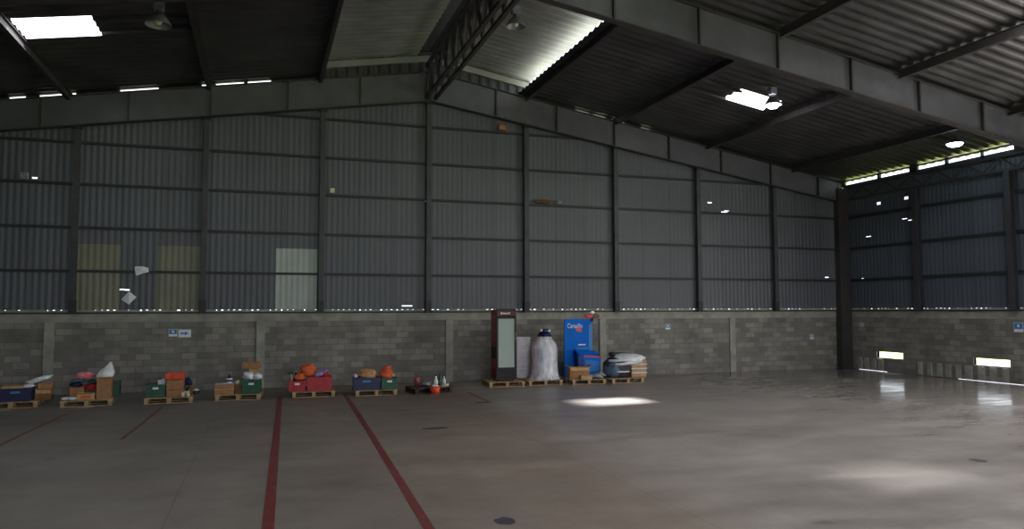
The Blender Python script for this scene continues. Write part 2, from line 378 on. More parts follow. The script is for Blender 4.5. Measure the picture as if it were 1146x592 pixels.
# gable closing of the raised roof, behind the girder
gb=MB()
n=88
for i in range(n):
    xa=-3.3+6.6*i/n; xb=-3.3+6.6*(i+1)/n
    for (z0,z1) in (((lambda x:RZ(x)-.12),(lambda x:MZ(x)+.02)),):
        da=-.02-.03*(i%4 in(1,2)); db=-.02-.03*((i+1)%4 in(1,2))
        gb.add([(xa,da,z0(xa)),(xb,db,z0(xb)),(xb,db,z1(xb)),(xa,da,z1(xa))],[(0,1,2,3)])
cg=gb.build('gable_infill_sheet',M['roof'],ro,solid=.004)
for sg in(-1,1):
    MB().beam((sg*.0,-.1,MZ(0)-.13),(sg*3.2,-.1,MZ(3.2)-.13),.08,.17).build('gable_rafter_channel',M['monitor'],ro)

# --- back wall
def open_at(x,holes,z):
    for hx0,hx1,hz0,hz1 in holes:
        if hx0<=x<=hx1: return (hz0,hz1)
BH=[(-9.99,-9.87,5.36,5.40),(9.47,9.60,5.60,5.64),(9.98,10.22,5.30,5.34),(10.1,10.3,5.36,5.38),(-8.02,-7.88,2.60,2.63),(-7.87,-7.74,2.59,2.62),(-.75,-.45,2.18,2.205),(14.2,14.32,3.17,3.2),(-.06,.08,5.23,5.27)]
WP=.15; WD=.009
def wprof(u): 
    t=(u/WP)%1.0
    return WD*(0 if t<.3 else (t-.3)/.2 if t<.5 else 1 if t<.8 else (1-t)/.2)
wb=MB().box(-15.2,15.2,0,.15,0,ZT-.22)
wall=tag(wb.build('wall_back',M['block_back']),kind='structure')
MB().box(-15.2,15.2,-.02,.16,ZT-.22,ZT).build('concrete_coping',M['concrete'],wall,bevel=.008)
cl=MB(); step=.0375; nx=int(30.2/step)
PALE=[(-8.92,-8.04),(-7.05,-6.07),(-4.14,-3.14)]
pal=[MB() for _ in PALE]
TOPSLIT=[(-10.55,-10.2),(-9.9,-9.1),(-8.1,-7.2),(-6.15,-5.97),(-5.8,-5.1),(-5.0,-4.4),(4.7,5.15),(5.3,5.75),(5.95,6.4),(7.0,7.3),(-.3,-.1)]
for i in range(nx):
    xa=-15.1+i*step; xb=xa+step; xm=(xa+xb)/2
    top=lambda x: (RZ(x)-.05)
    segs=[[2.095,None]]
    h=[q for q in BH if q[0]<=xm<=q[1]]
    h.sort(key=lambda q:q[2])
    spans=[]; z=2.095
    pk=[k for k,(p,q) in enumerate(PALE) if p<=xm<=q]
    pk2=[k for k,(p,q) in enumerate(PALE) if p-.05<=xm<=q+.05]
    if pk: z=3.74
    for q in h:
        if q[2]>z: spans.append((z,q[2])); z=q[3]
    spans.append((z,None))
    for z0,z1 in spans:
        ta=top(xa) if z1 is None else z1; tb=top(xb) if z1 is None else z1
        cl.add([(xa,.04+wprof(xa),z0),(xb,.04+wprof(xb),z0),(xb,.04+wprof(xb),tb),(xa,.04+wprof(xa),ta)],[(0,1,2,3)])
    if pk2:
        pal[pk2[0]].add([(xa,.03+wprof(xa),2.095),(xb,.03+wprof(xb),2.095),(xb,.03+wprof(xb),3.76),(xa,.03+wprof(xa),3.76)],[(0,1,2,3)])
MB().box(-.45,.45,-.03,.06,MZ(0)-.25,MZ(0)+.12).build('ridge_closing_plate',M['beam'],ro)
cl.build('metal_cladding',M['clad_back'],wall)
for k,b in enumerate(pal):
    o=b.build('replacement_sheet',M['sheet_light' if k==2 else 'sheet_olive'],wall,solid=.004)
    o['label']=['olive cream sheet at the left','olive cream sheet beside the hanging papers','pale grey sheet'][k]
# toothed closure above coping: random troughs left open
ct=MB(); rnd=random.Random(5)
def closure(ct,u0,u1,fn):
    u=u0
    while u<u1:
        gap=rnd.random()
        w=.075+rnd.uniform(0,.06)
        fn(ct,u,min(u+w,u1),2.0,2.10)
        if gap>.30:
            lo=2.082 if gap<.75 else 2.068; fn(ct,u+w,u+.15,2.0,lo)
        else: fn(ct,u+w,u+.15,2.0,2.10)
        u+=.15
closure(ct,-15.1,15.1,lambda c,a,b,z0,z1:c.box(a,b,.035,.07,z0,z1))
ct.build('mortar_closure',M['concrete'],wall)
MB().box(-15,15,-.06,.03,2.0,2.035).build('base_angle',M['girt'],wall)
# slits of daylight along the top edge are left between sheet and roof; the rest is closed
cs=MB(); x=-15.0
edges=sorted([e for s in TOPSLIT for e in s]); cur=-15.0
for s in sorted(TOPSLIT)+[(15.0,15.0)]:
    a0,a1=cur,s[0]
    while a0<a1-1e-6:
        a2=min(a0+.5,a1)
        if a0<0<a2: a2=0
        if True:
            cs.hexa([(a0,.02,RZ(a0)-.06),(a2,.02,RZ(a2)-.06),(a2,.06,RZ(a2)-.06),(a0,.06,RZ(a0)-.06)],[(a0,.02,RZ(a0)+.05),(a2,.02,RZ(a2)+.05),(a2,.06,RZ(a2)+.05),(a0,.06,RZ(a0)+.05)])
        a0=a2
    cur=s[1]
cs.build('eaves_filler',M['girt'],wall)
# concrete pilasters
for k,x in enumerate((-14.5,-9.5,-4.55,.64,5.54,10.27)):
    tag(MB().box(x-.11,x+.11,-.06,.0,0,ZT-.22).build('trim_%d'%(k+1),M['pilaster'],bevel=.01),kind='structure')

# --- right wall
VENTS=[(-2.42,-1.36,.46,.65),(-6.02,-4.92,.46,.65)]
ws=MB(); cury=.0
def wbox(y0,y1,z0,z1): ws.box(HW,HW+.09,y0,y1,z0,z1)
SLOT=[(-1.75,-.45),(-6.4,-4.3)]     # low bank of slots behind the fins
ADDED_DOOR=(-14.5,-9.5,4.2)                 # opening added in the right wall for the fill light, outside the frame
ycuts=sorted({0.0,YF,ADDED_DOOR[0],ADDED_DOOR[1]}|{v for q in VENTS for v in q[:2]}|{v for q in SLOT for v in q},reverse=True)
for i in range(len(ycuts)-1):
    y1,y0=ycuts[i],ycuts[i+1]; ym=(y0+y1)/2
    if ADDED_DOOR[0]<ym<ADDED_DOOR[1]: continue
    z=0
    if any(q[0]<ym<q[1] for q in SLOT): z=.012
    v=[q for q in VENTS if q[0]<ym<q[1]]
    if v: wbox(y0,y1,z,v[0][2]); wbox(y0,y1,v[0][3],ZT-.22)
    else: wbox(y0,y1,z,ZT-.22)
wr=tag(ws.build('wall_right',M['block_side']),kind='structure')
for y0,y1 in ((ADDED_DOOR[1],0),(YF,ADDED_DOOR[0])): MB().box(HW-.02,HW+.11,y0,y1,ZT-.22,ZT).build('concrete_coping',M['concrete'],wr,bevel=.008)
RH=[(-1.66,-1.52,5.57,5.60),(-1.66,-1.52,5.62,5.65),(-2.8,-2.62,5.59,5.62),(-2.8,-2.62,5.64,5.67),(-2.72,-2.52,4.96,4.98),(-2.92,-2.76,4.89,4.91),(-1.2,-.98,4.53,4.55),(-.82,-.72,3.10,3.13)]
cr=MB(); ny=int(32/step)
for i in range(ny):
    ya=YF+i*step; yb=ya+step; ym=(ya+yb)/2; z=2.095
    if ADDED_DOOR[0]<ym<ADDED_DOOR[1]: z=ADDED_DOOR[2]
    for q in sorted([q for q in RH if q[0]<=ym<=q[1]],key=lambda q:q[2]):
        cr.add([(15.04+wprof(ya),ya,z),(15.04+wprof(yb),yb,z),(15.04+wprof(yb),yb,q[2]),(15.04+wprof(ya),ya,q[2])],[(0,1,2,3)]); z=q[3]
    cr.add([(15.04+wprof(ya),ya,z),(15.04+wprof(yb),yb,z),(15.04+wprof(yb),yb,6.46),(15.04+wprof(ya),ya,6.46)],[(0,1,2,3)])
cr.build('metal_cladding',M['clad_side'],wr)
c2=MB(); closure(c2,YF,ADDED_DOOR[0],lambda c,a,b,z0,z1:c.box(15.035,15.07,a,b,z0,z1)); closure(c2,ADDED_DOOR[1],-.1,lambda c,a,b,z0,z1:c.box(15.035,15.07,a,b,z0,z1))
c2.build('mortar_closure',M['concrete'],wr)
for y0,y1 in ((ADDED_DOOR[1],0),(YF,ADDED_DOOR[0])): MB().box(14.94,15.03,y0,y1,2.0,2.035).build('base_angle',M['girt'],wr)
# eave light slot: short dark blocks break it where the sheet laps meet the eave rail
ef=MB()
for y0,y1 in ((-.14,0),(-1.72,-1.62),(-3.22,-2.92),(-4.3,-4.22),(-5.45,-5.4),(-6.9,-6.4)): ef.box(14.98,15.06,y0,y1,6.38,6.62)
ef.box(14.98,15.06,YF,-8.0,6.38,6.62)
ef.build('eaves_filler',M['girt'],wr)
# left and front walls (behind the camera's view)
wl=tag(MB().box(-15.15,-15,YF,0,0,ZT).build('wall_left',M['block_side']),kind='structure')
b=MB()
for i in range(ny):
    ya=YF+i*step; yb=ya+step
    b.add([(-15.04-wprof(ya),ya,2.0),(-15.04-wprof(yb),yb,2.0),(-15.04-wprof(yb),yb,6.6),(-15.04-wprof(ya),ya,6.6)],[(0,1,2,3)])
b.build('metal_cladding',M['clad_side'],wl)
wf=MB().box(-15.15,-4,YF-.15,YF,0,5.0).box(4,15.15,YF-.15,YF,0,5.0)  # middle gap added as a doorway for the fill light
wf.hexa([(-15.15,YF-.15,5),(0,YF-.15,5),(0,YF,5),(-15.15,YF,5)],[(-15.15,YF-.15,RZ(15)),(0,YF-.15,9.1),(0,YF,9.1),(-15.15,YF,RZ(15))])
wf.hexa([(0,YF-.15,5),(15.15,YF-.15,5),(15.15,YF,5),(0,YF,5)],[(0,YF-.15,9.1),(15.15,YF-.15,RZ(15)),(15.15,YF,RZ(15)),(0,YF,9.1)])
tag(wf.build('wall_front',M['clad_side']),kind='structure')
# vent sills and vertical fins on the right wall
for k,(y0,y1,z0,z1) in enumerate(VENTS):
    w=tag(MB().box(14.985,15.10,y0-.04,y1+.03,z0-.03,z0).box(14.985,15.10,y0-.04,y1+.03,z1,z1+.03).box(14.985,15.10,y0-.04,y0,z0,z1).box(14.985,15.10,y1,y1+.03,z0,z1).build('window_%d'%(5+k),M['pilaster']),kind='structure')
FIN=[(-.70,-.56),(-1.0,-.84),(-1.32,-1.12),(-1.62,-1.42),(-3.14,-3.0),(-3.5,-3.34),(-3.84,-3.68),(-4.16,-4.0),(-4.5,-4.34),(-4.86,-4.64),(-5.26,-5.06),(-5.62,-5.42),(-5.98,-5.8)]
for k,(y0,y1) in enumerate(FIN):
    f=tag(MB().box(14.95,15.0,y0,y1,.022,.42).build('concrete_fin',M['pilaster'],bevel=.006),
      'pale upright concrete fin low on the right wall beside a bright vent','concrete fin','fins at the foot of the right wall')

# --- gable columns, rails
zb=lambda x: 8.12-.157*abs(x)         # underside of girders
col_lab={-12:'beyond the left edge pallet',-9:'left of the leftmost olive sheet',-6:'between the right olive sheet and the pale sheet',-3:'just right of the pale grey sheet',
 0:'under the roof ridge',3:'behind the tall red drink cooler and wrapped board',6:'right of the blue display stand',9:'third from the right corner',12:'nearest the right corner column'}
for k in range(-3,5):
    x=3*k
    c=empty('steel_column',(x,0,0),0,'grey steel wall column on the back wall, '+col_lab[x],'column','back wall columns')
    del c['group']
    MB().box(-.07,.07,-.15,-.137,2.04,zb(x)-.01).box(-.07,.07,-.05,-.037,2.04,zb(x)-.01).box(-.012,.012,-.137,-.05,2.04,zb(x)-.01).build('column_shaft',M['steel'],c)
    MB().box(-.11,.11,-.215,-.0,2.0,2.04).build('base_plate',M['girt'],c)
    MB().box(-.08,.08,-.16,-.035,2.04,2.34).build('base_bracket',M['girt'],c)
    MB().box(-.1,.1,-.22,-.04,zb(x)-.05,zb(x)-.012).build('cap_plate',M['girt'],c)
rail_z=[3.07,4.17,5.27,6.33,7.42]
rl=['lowest','second lowest','middle','second highest','topmost']
for z,n_ in zip(rail_z,rl):
    xm=min(14.9,(8.05-z)/.157+1.3)
    b=MB().box(-xm,xm,-.035,-.0,z-.032,z+.032).box(-xm,xm,-.034,.03,z+.026,z+.032).box(-xm,xm,-.034,.03,z-.032,z-.026)
    tag(b.build('wall_rail',M['girt']),'dark horizontal steel rail across the back wall, %s of five'%n_,'rail')
for z,n_ in zip(rail_z[:3],['lowest','middle','topmost']):
    tag(MB().box(15.0,15.035,-9.5,-.02,z-.045,z+.045).box(14.97,15.0,-9.5,-.3,z-.045,z+.045).build('wall_rail',M['girt']),'dark horizontal steel rail along the right wall, %s of three'%n_,'rail')
# right wall posts
for y,lb in ((-3.2,'nearer the building corner, between the two bright vents'),(-6.28,'near the right edge, beyond the blue wall sticker'),(-9.35,'outside the frame beside the added door')):
    c=empty('steel_column',(15,y,0),0,'grey steel column on the right wall, '+lb,'column')
    MB().box(-.2,-.185,-.085,.085,2.04,5.85).box(-.05,-.03,-.085,.085,2.04,5.85).box(-.185,-.05,-.012,.012,2.04,5.85).build('column_shaft',M['steel'],c)
    MB().box(-.21,-.0,-.11,.11,2.0,2.04).build('base_plate',M['girt'],c)
# corner column and frame columns
def frame_column(x,y,label):
    c=empty('frame_column',(x,y,0),0,label,'column')
    s=1 if x>0 else -1; top=6.3
    MB().box(-.22,.22,-.12,-.10,.02,top).box(-.22,.22,.10,.12,.02,top).box(-.012,.012,-.1,.1,.02,top).box(-.22,-.2,-.1,.1,.02,top).box(.2,.22,-.1,.1,.02,top).build('column_shaft',M['beam'],c)
    MB().box(-.27,.27,-.18,.16,0,.02).build('base_plate',M['girt'],c)
    return c
frame_column(14.74,-.2,'broad dark steel column filling the far right corner down to the floor')
for y in (-8.05,-16.1,-24.1):
    frame_column(14.74,y,'broad dark steel frame column on the right wall, %s frame from the corner'%{-8.05:'second',-16.1:'third',-24.1:'fourth'}[y])
    frame_column(-14.74,y,'broad dark steel frame column on the left wall, %s frame from the back'%{-8.05:'second',-16.1:'third',-24.1:'fourth'}[y])
frame_column(-14.74,-.2,'broad dark steel column in the far left corner')
# roof girders
def girder(y,label):
    gr=empty('roof_girder',(0,y,0),0,label,'girder')
    tz=lambda x: 8.98-.168*abs(x); bz=lambda x: zb(x)
    for sg in(-1,1):
        X=14.5*sg
        MB().hexa([(0,-.008,bz(0)),(X,-.008,bz(14.5)),(X,.008,bz(14.5)),(0,.008,bz(0))],[(0,-.008,tz(0)),(X,-.008,tz(14.5)),(X,.008,tz(14.5)),(0,.008,tz(0))]).build('web_plate',M['girder'],gr)
        for zf,nm in ((bz,'bottom_flange'),(tz,'top_flange')):
            MB().hexa([(0,-.1,zf(0)-.01),(X,-.1,zf(14.5)-.01),(X,.1,zf(14.5)-.01),(0,.1,zf(0)-.01)],[(0,-.1,zf(0)+.01),(X,-.1,zf(14.5)+.01),(X,.1,zf(14.5)+.01),(0,.1,zf(0)+.01)]).build(nm,M['beam'],gr)
    for k in range(-7,8):
        if k in(0,): continue
        x=k*1.95+.05*math.copysign(1,k)
        MB().box(x-.02,x+.02,-.09,-.009,bz(x)+.012,tz(x)-.012).build('stiffener',M['beam'],gr)
    MB().box(-.03,.03,-.1,.1,bz(0),tz(0)).build('ridge_joint_plate',M['beam'],gr)
    return gr
girder(-.24,'deep grey steel roof girder along the top of the back wall')
girder(-8.05,'deep grey steel roof girder crossing the upper right, in front of the far one')
girder(-16.1,'grey steel roof girder over the camera, third from the back'); girder(-24.1,'grey steel roof girder behind the camera, fourth from the back')
# longitudinal roof beams
bl={-12.65:'outermost on the left slope',-9.2:'beside the left skylight',-5.95:'between the left hanging lamp and the ridge opening',-3.1:'at the left edge of the ridge opening',
    2.95:'at the right edge of the ridge opening',5.95:'left of the right skylight',9.25:'beside the right skylight',12.65:'near the right eave',14.9:'at the right eave',-14.7:'at the left eave'}
for x,lb in bl.items():
    z=RZ(x)-.018
    hh=.22 if abs(x)<14 else .08
    s=1 if x>0 else -1
    b=MB().box(x-.05,x+.05,YF,-.02,z-hh,z-hh+.012).box(x-.05,x+.05,YF,-.02,z-.03,z-.018).box(x-.006,x+.006,YF,-.02,z-hh,z-.02)
    if abs(x)>14: b=MB().box(x-.02,x+.02,YF,-.02,z-hh+.02,z-.01)
    b=b.build('roof_purlin',M['beam']); tag(b,'dark roof purlin '+lb,'purlin')
# lattice ridge beam
rb=empty('ridge_truss',(0,0,0),0,'long dark lattice truss running under the roof ridge','truss')
for x in(-.13,.13): MB().beam((x,YF,8.18),(x,-.35,8.18),.09,.08).build('bottom_chord',M['beam'],rb)
for x in(-.13,.13): MB().beam((x,YF,9.12),(x,-.35,9.12),.09,.08).build('top_chord',M['beam'],rb)
for k in range(20):
    ya=-.4-k*.8
    for x in(-.13,.13):
        MB().beam((x,ya,8.2),(x,ya-.4,9.1),.05,.05).beam((x,ya-.4,9.1),(x,ya-.8,8.2),.05,.05).build('lattice_bar',M['beam'],rb)
# skylight trimmers between purlins
for (x0,x1,yy,lb) in ((-7.72,-6.0,-4.98,'beside the front of the left skylight'),(-7.72,-6.0,-4.25,'beside the rear of the left skylight'),(6.0,7.42,-4.72,'beside the front of the right skylight'),(6.0,7.42,-4.0,'beside the rear of the right skylight')):
    tag(MB().beam((x0,yy,RZ(x0)-.055),(x1,yy,RZ(x1)-.055),.05,.06).build('skylight_trimmer',M['beam']),'thin dark steel bar spanning two purlins '+lb,'steel bar')
# eave lattice on the right wall
el=empty('eave_lattice_beam',(14.9,0,0),0,'long dark lattice beam under the light slot along the right wall','lattice beam')
MB().box(-.04,.04,YF,-.4,6.27,6.34).build('top_chord',M['beam'],el); MB().box(-.04,.04,YF,-.4,5.86,5.93).build('bottom_chord',M['beam'],el)
for k in range(14):
    ya=-.5-k*1.0
    MB().beam((0,ya,5.92),(0,ya-.5,6.28),.03,.03).beam((0,ya-.5,6.28),(0,ya-1.0,5.92),.03,.03).build('lattice_bar',M['beam'],el)

# ------------------------------------------------------------------ floor marks
def stripe(pts,w,label,m):
    b=MB()
    for (a,c) in zip(pts[:-1],pts[1:]):
        b.add([(a[0]-w/2,a[1],.0),(a[0]+w/2,a[1],.0),(c[0]+w/2,c[1],.0),(c[0]-w/2,c[1],.0),(a[0]-w/2,a[1],.004),(a[0]+w/2,a[1],.004),(c[0]+w/2,c[1],.004),(c[0]-w/2,c[1],.004)],[(0,3,2,1),(4,5,6,7),(0,1,5,4),(1,2,6,5),(2,3,7,6),(3,0,4,7)])
    return tag(b.build('floor_line',m),label,'floor marking',kind=None)
stripe([(-4.08,-2.2),(-4.2,-6),(-4.5,-15.5)],.115,'worn red painted floor line starting between the green crate pallet and the red crate pallet',M['redpaint'])
stripe([(-2.55,-2.2),(-2.75,-8),(-3.05,-15.5)],.10,'worn red painted floor line starting between the red crates and the navy crate',M['redpaint'])
stripe([(-8.23,-3.9),(-8.33,-7.6),(-8.45,-10)],.07,'faded red floor line running out of the left edge of the photo',M['redfaint'])
stripe([(-6.52,-3.4),(-6.63,-7.6)],.06,'faded short red floor line in front of the orange topped box pallet',M['redfaint'])
stripe([(.42,-2.9),(.35,-5.0)],.06,'faded red floor line right of the rubbish heap',M['redfaint'])
for (x,y,r1,r2,sd,lb) in ((-1.6,-8.2,.24,.10,1,'small dark oil stain in the middle of the brown floor'),(.2,-5.0,.2,.12,2,'dark oil stain near the cooler pallet on the brown floor'),(-2.24,-14.04,.10,.13,3,'round dark drain mark at the bottom edge of the floor'),(4.75,-13.4,.10,.12,4,'dark round stain near the right edge of the floor')):
    rnd=random.Random(sd); n=14
    vs=[(x+r1*math.cos(2*PI*i/n)*rnd.uniform(.75,1.15),y+r2*math.sin(2*PI*i/n)*rnd.uniform(.75,1.15),z) for z in(0,.003) for i in range(n)]
    tag(MB().add(vs,[tuple(range(n,2*n))]+[(i,(i+1)%n,n+(i+1)%n,n+i) for i in range(n)]).build('floor_stain',M['dgrey']),lb,'floor stain')

# ------------------------------------------------------------------ props
def pallet(w=1.0,d=1.0,m='wood'):
    t=empty('wooden_pallet'); wd=M[m]
    for i in range(7):
        y=-d/2+(d-.1)*i/6; MB().box(-w/2,w/2,y,y+.1,.118,.136).build('top_board',wd,t)
    for x in(-w/2+.05,0,w/2-.05):
        MB().box(x-.05,x+.05,-d/2,d/2,.10,.118).build('stringer_board',wd,t)
        for y in(-d/2+.06,0,d/2-.06): MB().box(x-.04,x+.04,y-.06,y+.06,.018,.10).build('spacer_block',wd,t)
    for y in(-d/2+.05,0,d/2-.05): MB().box(-w/2,w/2,y-.05,y+.05,0,.018).build('bottom_board',wd,t)
    return t
def place(t,fl,rot,w,d):
    a=math.radians(rot); t.rotation_euler=(0,0,a)
    t.location=(fl[0]+math.cos(a)*w/2-math.sin(a)*d/2, fl[1]+math.sin(a)*w/2+math.cos(a)*d/2,0)
PT=.137
p0=pallet()
PAL=[((-10.06,-2.66),6,'wooden pallet at the left edge carrying the long navy crate'),
 ((-8.6,-2.80),5,'wooden pallet under the clothes pile and tall cardboard box'),
 ((-6.97,-2.82),3,'wooden pallet under the green crate and orange topped boxes'),
 ((-5.52,-2.66),-4,'wooden pallet under the flat trays and green crate with white bags'),
 ((-3.82,-2.62),-3,'wooden pallet under the two red crates'),
 ((-2.36,-2.82),-4,'wooden pallet under the navy and green crate pair'),
 ((1.27,-1.95),-3,'wooden pallet under the tall red drink cooler'),
 ((2.40,-1.93),0,'worn wooden pallet under the giant wrapped bottle'),
 ((3.62,-2.10),-2,'wooden pallet under the blue display stand and open cardboard box'),
 ((4.80,-2.16),0,'wooden pallet under the large wrapped bundle')]
for i,(fl,rot,lb) in enumerate(PAL):
    t=p0 if i==0 else copy_thing(p0,(0,0,0))
    place(t,fl,rot,1.0,1.0); tag(t,lb,'pallet')
# the second half of the wide last pallet carries on at its right
t=copy_thing(p0,(0,0,0)); 
for o in list(t.children): bpy.data.objects.remove(o)
bpy.data.objects.remove(t)

def crate(w,d,h,m,name='plastic_crate',label_m=None):
    t=empty(name); wall=.02
    b=MB().box(-w/2,w/2,-d/2,d/2,0,.02)
    for s in(-1,1):
        b.box(-w/2,w/2,s*d/2-wall/2,s*d/2+wall/2,.02,h*.98); b.box(s*w/2-wall/2,s*w/2+wall/2,-d/2,d/2,.02,h*.98)
    b.build('crate_body',M[m],t)
    r=MB()
    for z in (h-.035,h*.5,.02):
        r.box(-w/2-.014,w/2+.014,-d/2-.024,-d/2-.01,z,z+.03); r.box(-w/2-.014,w/2+.014,d/2+.01,d/2+.024,z,z+.03)
        r.box(-w/2-.024,-w/2-.01,-d/2,d/2,z,z+.03); r.box(w/2+.01,w/2+.024,-d/2,d/2,z,z+.03)
    r.build('rim_ribs',M[m],t)
    n=max(3,int(w/.12)); rb=MB()
    for i in range(n+1):
        x=-w/2+w*i/n; rb.box(x-.008,x+.008,-d/2-.022,-d/2-.01,.02,h-.01)
    rb.build('upright_ribs',M[m],t)
    if label_m: MB().box(-w*.16,w*.16,-d/2-.027,-d/2-.023,h*.62,h*.62+.045).build('printed_mark',M[label_m],t)
    return t
def carton(w,d,h,m='card',flaps=False,openbox=False):
    t=empty('cardboard_box')
    if openbox:
        b=MB().box(-w/2,w/2,-d/2,d/2,0,.01)
        for s in(-1,1): b.box(-w/2,w/2,s*d/2-.005,s*d/2+.005,0,h); b.box(s*w/2-.005,s*w/2+.005,-d/2,d/2,0,h)
        b.build('carton_body',M[m],t)
        for s in(-1,1):
            MB().hexa([(-w/2,s*d/2,h-.006),(w/2,s*d/2,h-.006),(w/2,s*(d/2+.04),h-.10),(-w/2,s*(d/2+.04),h-.10)],[(-w/2,s*d/2,h),(w/2,s*d/2,h),(w/2,s*(d/2+.04),h-.09),(-w/2,s*(d/2+.04),h-.09)]).build('flap',M['card2'],t)
            MB().hexa([(s*w/2,-d/2,h-.006),(s*(w/2+.08),-d/2,h+.05),(s*(w/2+.08),d/2,h+.05),(s*w/2,d/2,h-.006)],[(s*w/2,-d/2,h),(s*(w/2+.08),-d/2,h+.06),(s*(w/2+.08),d/2,h+.06),(s*w/2,d/2,h)]).build('flap',M['card2'],t)
    else:
        MB().box(-w/2,w/2,-d/2,d/2,0,h).build('carton_body',M[m],t,bevel=.006)
        MB().box(-w/2-.001,w/2+.001,-.025,.025,h-.05,h+.002).build('packing_tape',M['tape'],t)
        MB().box(-w*.38,w*.38,-d/2-.0015,-d/2,h-.006-.012,h-.006).build('lid_edge',M['cardd'],t)
    return t
def put(t,x,y,z,rot,label,cat,group=None):
    t.location=(x,y,z); t.rotation_euler=(0,0,math.radians(rot)); return tag(t,label,cat,group)
def solo(mb,name,m,label,cat,loc=(0,0,0),rot=(0,0,0),smooth=True,bevel=0,group=None):
    o=mb.build(name,M[m],None,smooth=smooth,bevel=bevel); o.location=loc; o.rotation_euler=rot
    return tag(o,label,cat,group)
def bag(rx,ry,rz,m,seed,amp=.14,flat=-.75):
    return MB().blob((0,0,-flat*rz),(rx,ry,rz),22,14,amp,seed,flat)

# P0 : left edge
put(crate(.56,.42,.27,'navy',label_m='sign_blue'),-9.53,-2.28,PT,6,'long navy plastic crate on the leftmost pallet','crate')
solo(MB().box(-.2,.2,-.17,.17,0,.035).box(-.19,.19,-.16,.16,.035,.05),'cardboard_sheet','card2','pale cardboard lid lying on the navy crate at the left edge','lid',(-9.60,-2.28,PT+.272),(0,0,.12),False)
solo(bag(.13,.14,.045,'white',3,.12),'plastic_bag','bag','small flat white bag on the right end of the leftmost navy crate','bag',(-9.32,-2.25,PT+.272))
put(carton(.30,.3,.13,'cardd'),-9.02,-2.25,PT,6,'dark red-brown box at the bottom of the stack on the leftmost pallet','box')
put(carton(.28,.28,.10,'card2'),-9.02,-2.25,PT+.134,2,'light box in the middle of the stack on the leftmost pallet','box')
put(carton(.27,.27,.12,'card'),-9.00,-2.25,PT+.238,9,'top cardboard box of the stack on the leftmost pallet','box')
o=solo(MB().blob((0,0,0),(.24,.09,.05),20,12,.16,8,-1,4),'plastic_bag','bag','long white plastic bag slumped over the leftmost box stack','bag',(-9.12,-2.25,PT+.44),(0,math.radians(-14),.1))
# P1 : clothes
put(carton(.28,.34,.26,'card'),-8.36,-2.32,PT,6,'brown cardboard box at the left of the clothes pile','box')
b=carton(.34,.22,.14,'card2'); MB().box(-.1,.1,-.1125,-.1105,.03,.09).build('printed_mark',M['orange_card'],b)
put(b,-8.14,-2.58,PT,5,'low pale box with an orange print in front of the clothes pile','box')
put(carton(.29,.36,.46,'card'),-7.80,-2.48,PT,4,'tall cardboard box on the right of the clothes pile pallet','box')
g1=MB().lathe([(.16,0),(.17,.05),(.15,.12),(.10,.19),(.06,.25),(.02,.3),(.03,.33)],22,sx=1,sy=.8)
for i,v in enumerate(g1.v):
    g1.v[i]=(v[0]+v[2]*.35+.012*math.sin(v[2]*60+i),v[1]+.012*math.sin(i*2.3),v[2])
solo(g1,'plastic_bag','bag','white carrier bag standing upright on the tall cardboard box','bag',(-7.82,-2.42,PT+.465))
put(crate(.26,.36,.33,'green'),-7.705,-2.05,PT,4,'green crate standing behind the tall cardboard box','crate')
put(carton(.24,.26,.20,'cardd'),-8.06,-2.20,PT,0,'brown box hidden under the red cloth of the clothes pile','box')
solo(bag(.13,.16,.06,'c',21,.15),'folded_cloth','redcloth','red cloth spilling beside the tall cardboard box','cloth',(-8.10,-2.28,PT+.206))
solo(bag(.13,.15,.05,'c',22,.15),'folded_cloth','navycloth','navy cloth on the left of the clothes pile','cloth',(-8.40,-2.3,PT+.265))
solo(bag(.14,.14,.045,'c',23,.15),'folded_cloth','bluecloth','blue grey cloth in the middle of the clothes pile','cloth',(-8.35,-2.26,PT+.356),(0,0,.4))
solo(bag(.12,.14,.05,'c',24,.15),'folded_cloth','greencloth','grey green cloth right of the pink one','cloth',(-8.06,-2.24,PT+.315),(0,0,.2))
solo(bag(.18,.16,.075,'c',25,.2),'folded_cloth','pinkcloth','pink striped cloth topping the clothes pile','cloth',(-8.24,-2.25,PT+.44),(0,.05,-.2))
for k,(x,y,r) in enumerate(((-8.52,-2.66,.4),(-8.38,-2.70,.1))):
    s=MB().add([],[]); s.blob((0,0,.035),(.085,.04,.035),16,10,.05,k+2,-.9)
    sh=s.build('shoe_upper',M['white'],None,smooth=True)
    t=empty('white_shoe',(x,y,PT),r); sh.parent=t
    MB().box(-.085,.085,-.036,.036,0,.012).build('shoe_sole',M['greencloth'],t,bevel=.01)
    sh.location=(0,0,.006)
    tag(t,['white shoe at the left front corner of the clothes pile pallet','white shoe with green sole beside the other on the clothes pile pallet'][k],'shoe')
# P2
put(crate(.36,.42,.29,'green',label_m='white'),-6.76,-2.50,PT,3,'green plastic crate left of the orange topped box stack','crate')
for k,(x,lb) in enumerate(((-6.70,'left white cup standing behind on the green crate'),(-6.62,'right white cup leaning on the green crate by the orange box'))):
    t=empty('white_cup',(x,-2.45,PT+.02)); 
    MB().lathe([(.032,0),(.045,.36)],16).build('cup_body',M['white'],t,smooth=True)
    MB().lathe([(.047,.355),(.047,.37),(.02,.375)],16).build('cup_lid',M['black'if k==0 else 'white'],t,smooth=True); tag(t,lb,'cup')
put(carton(.36,.36,.15,'card'),-6.36,-2.45,PT,2,'bottom cardboard box under the orange topped stack','box')
put(carton(.35,.34,.22,'card'),-6.36,-2.45,PT+.154,-2,'middle cardboard box just under the orange box','box')
t=crate(.36,.32,.14,'orange'); put(t,-6.37,-2.45,PT+.378,0,'shallow orange tray topping the cardboard box stack','tray')
t=empty('potted_plant'); MB().lathe([(.05,0),(.065,.10),(.06,.10),(.055,.09)],16,cap1=True).build('pot',M['cream'],t,smooth=True)
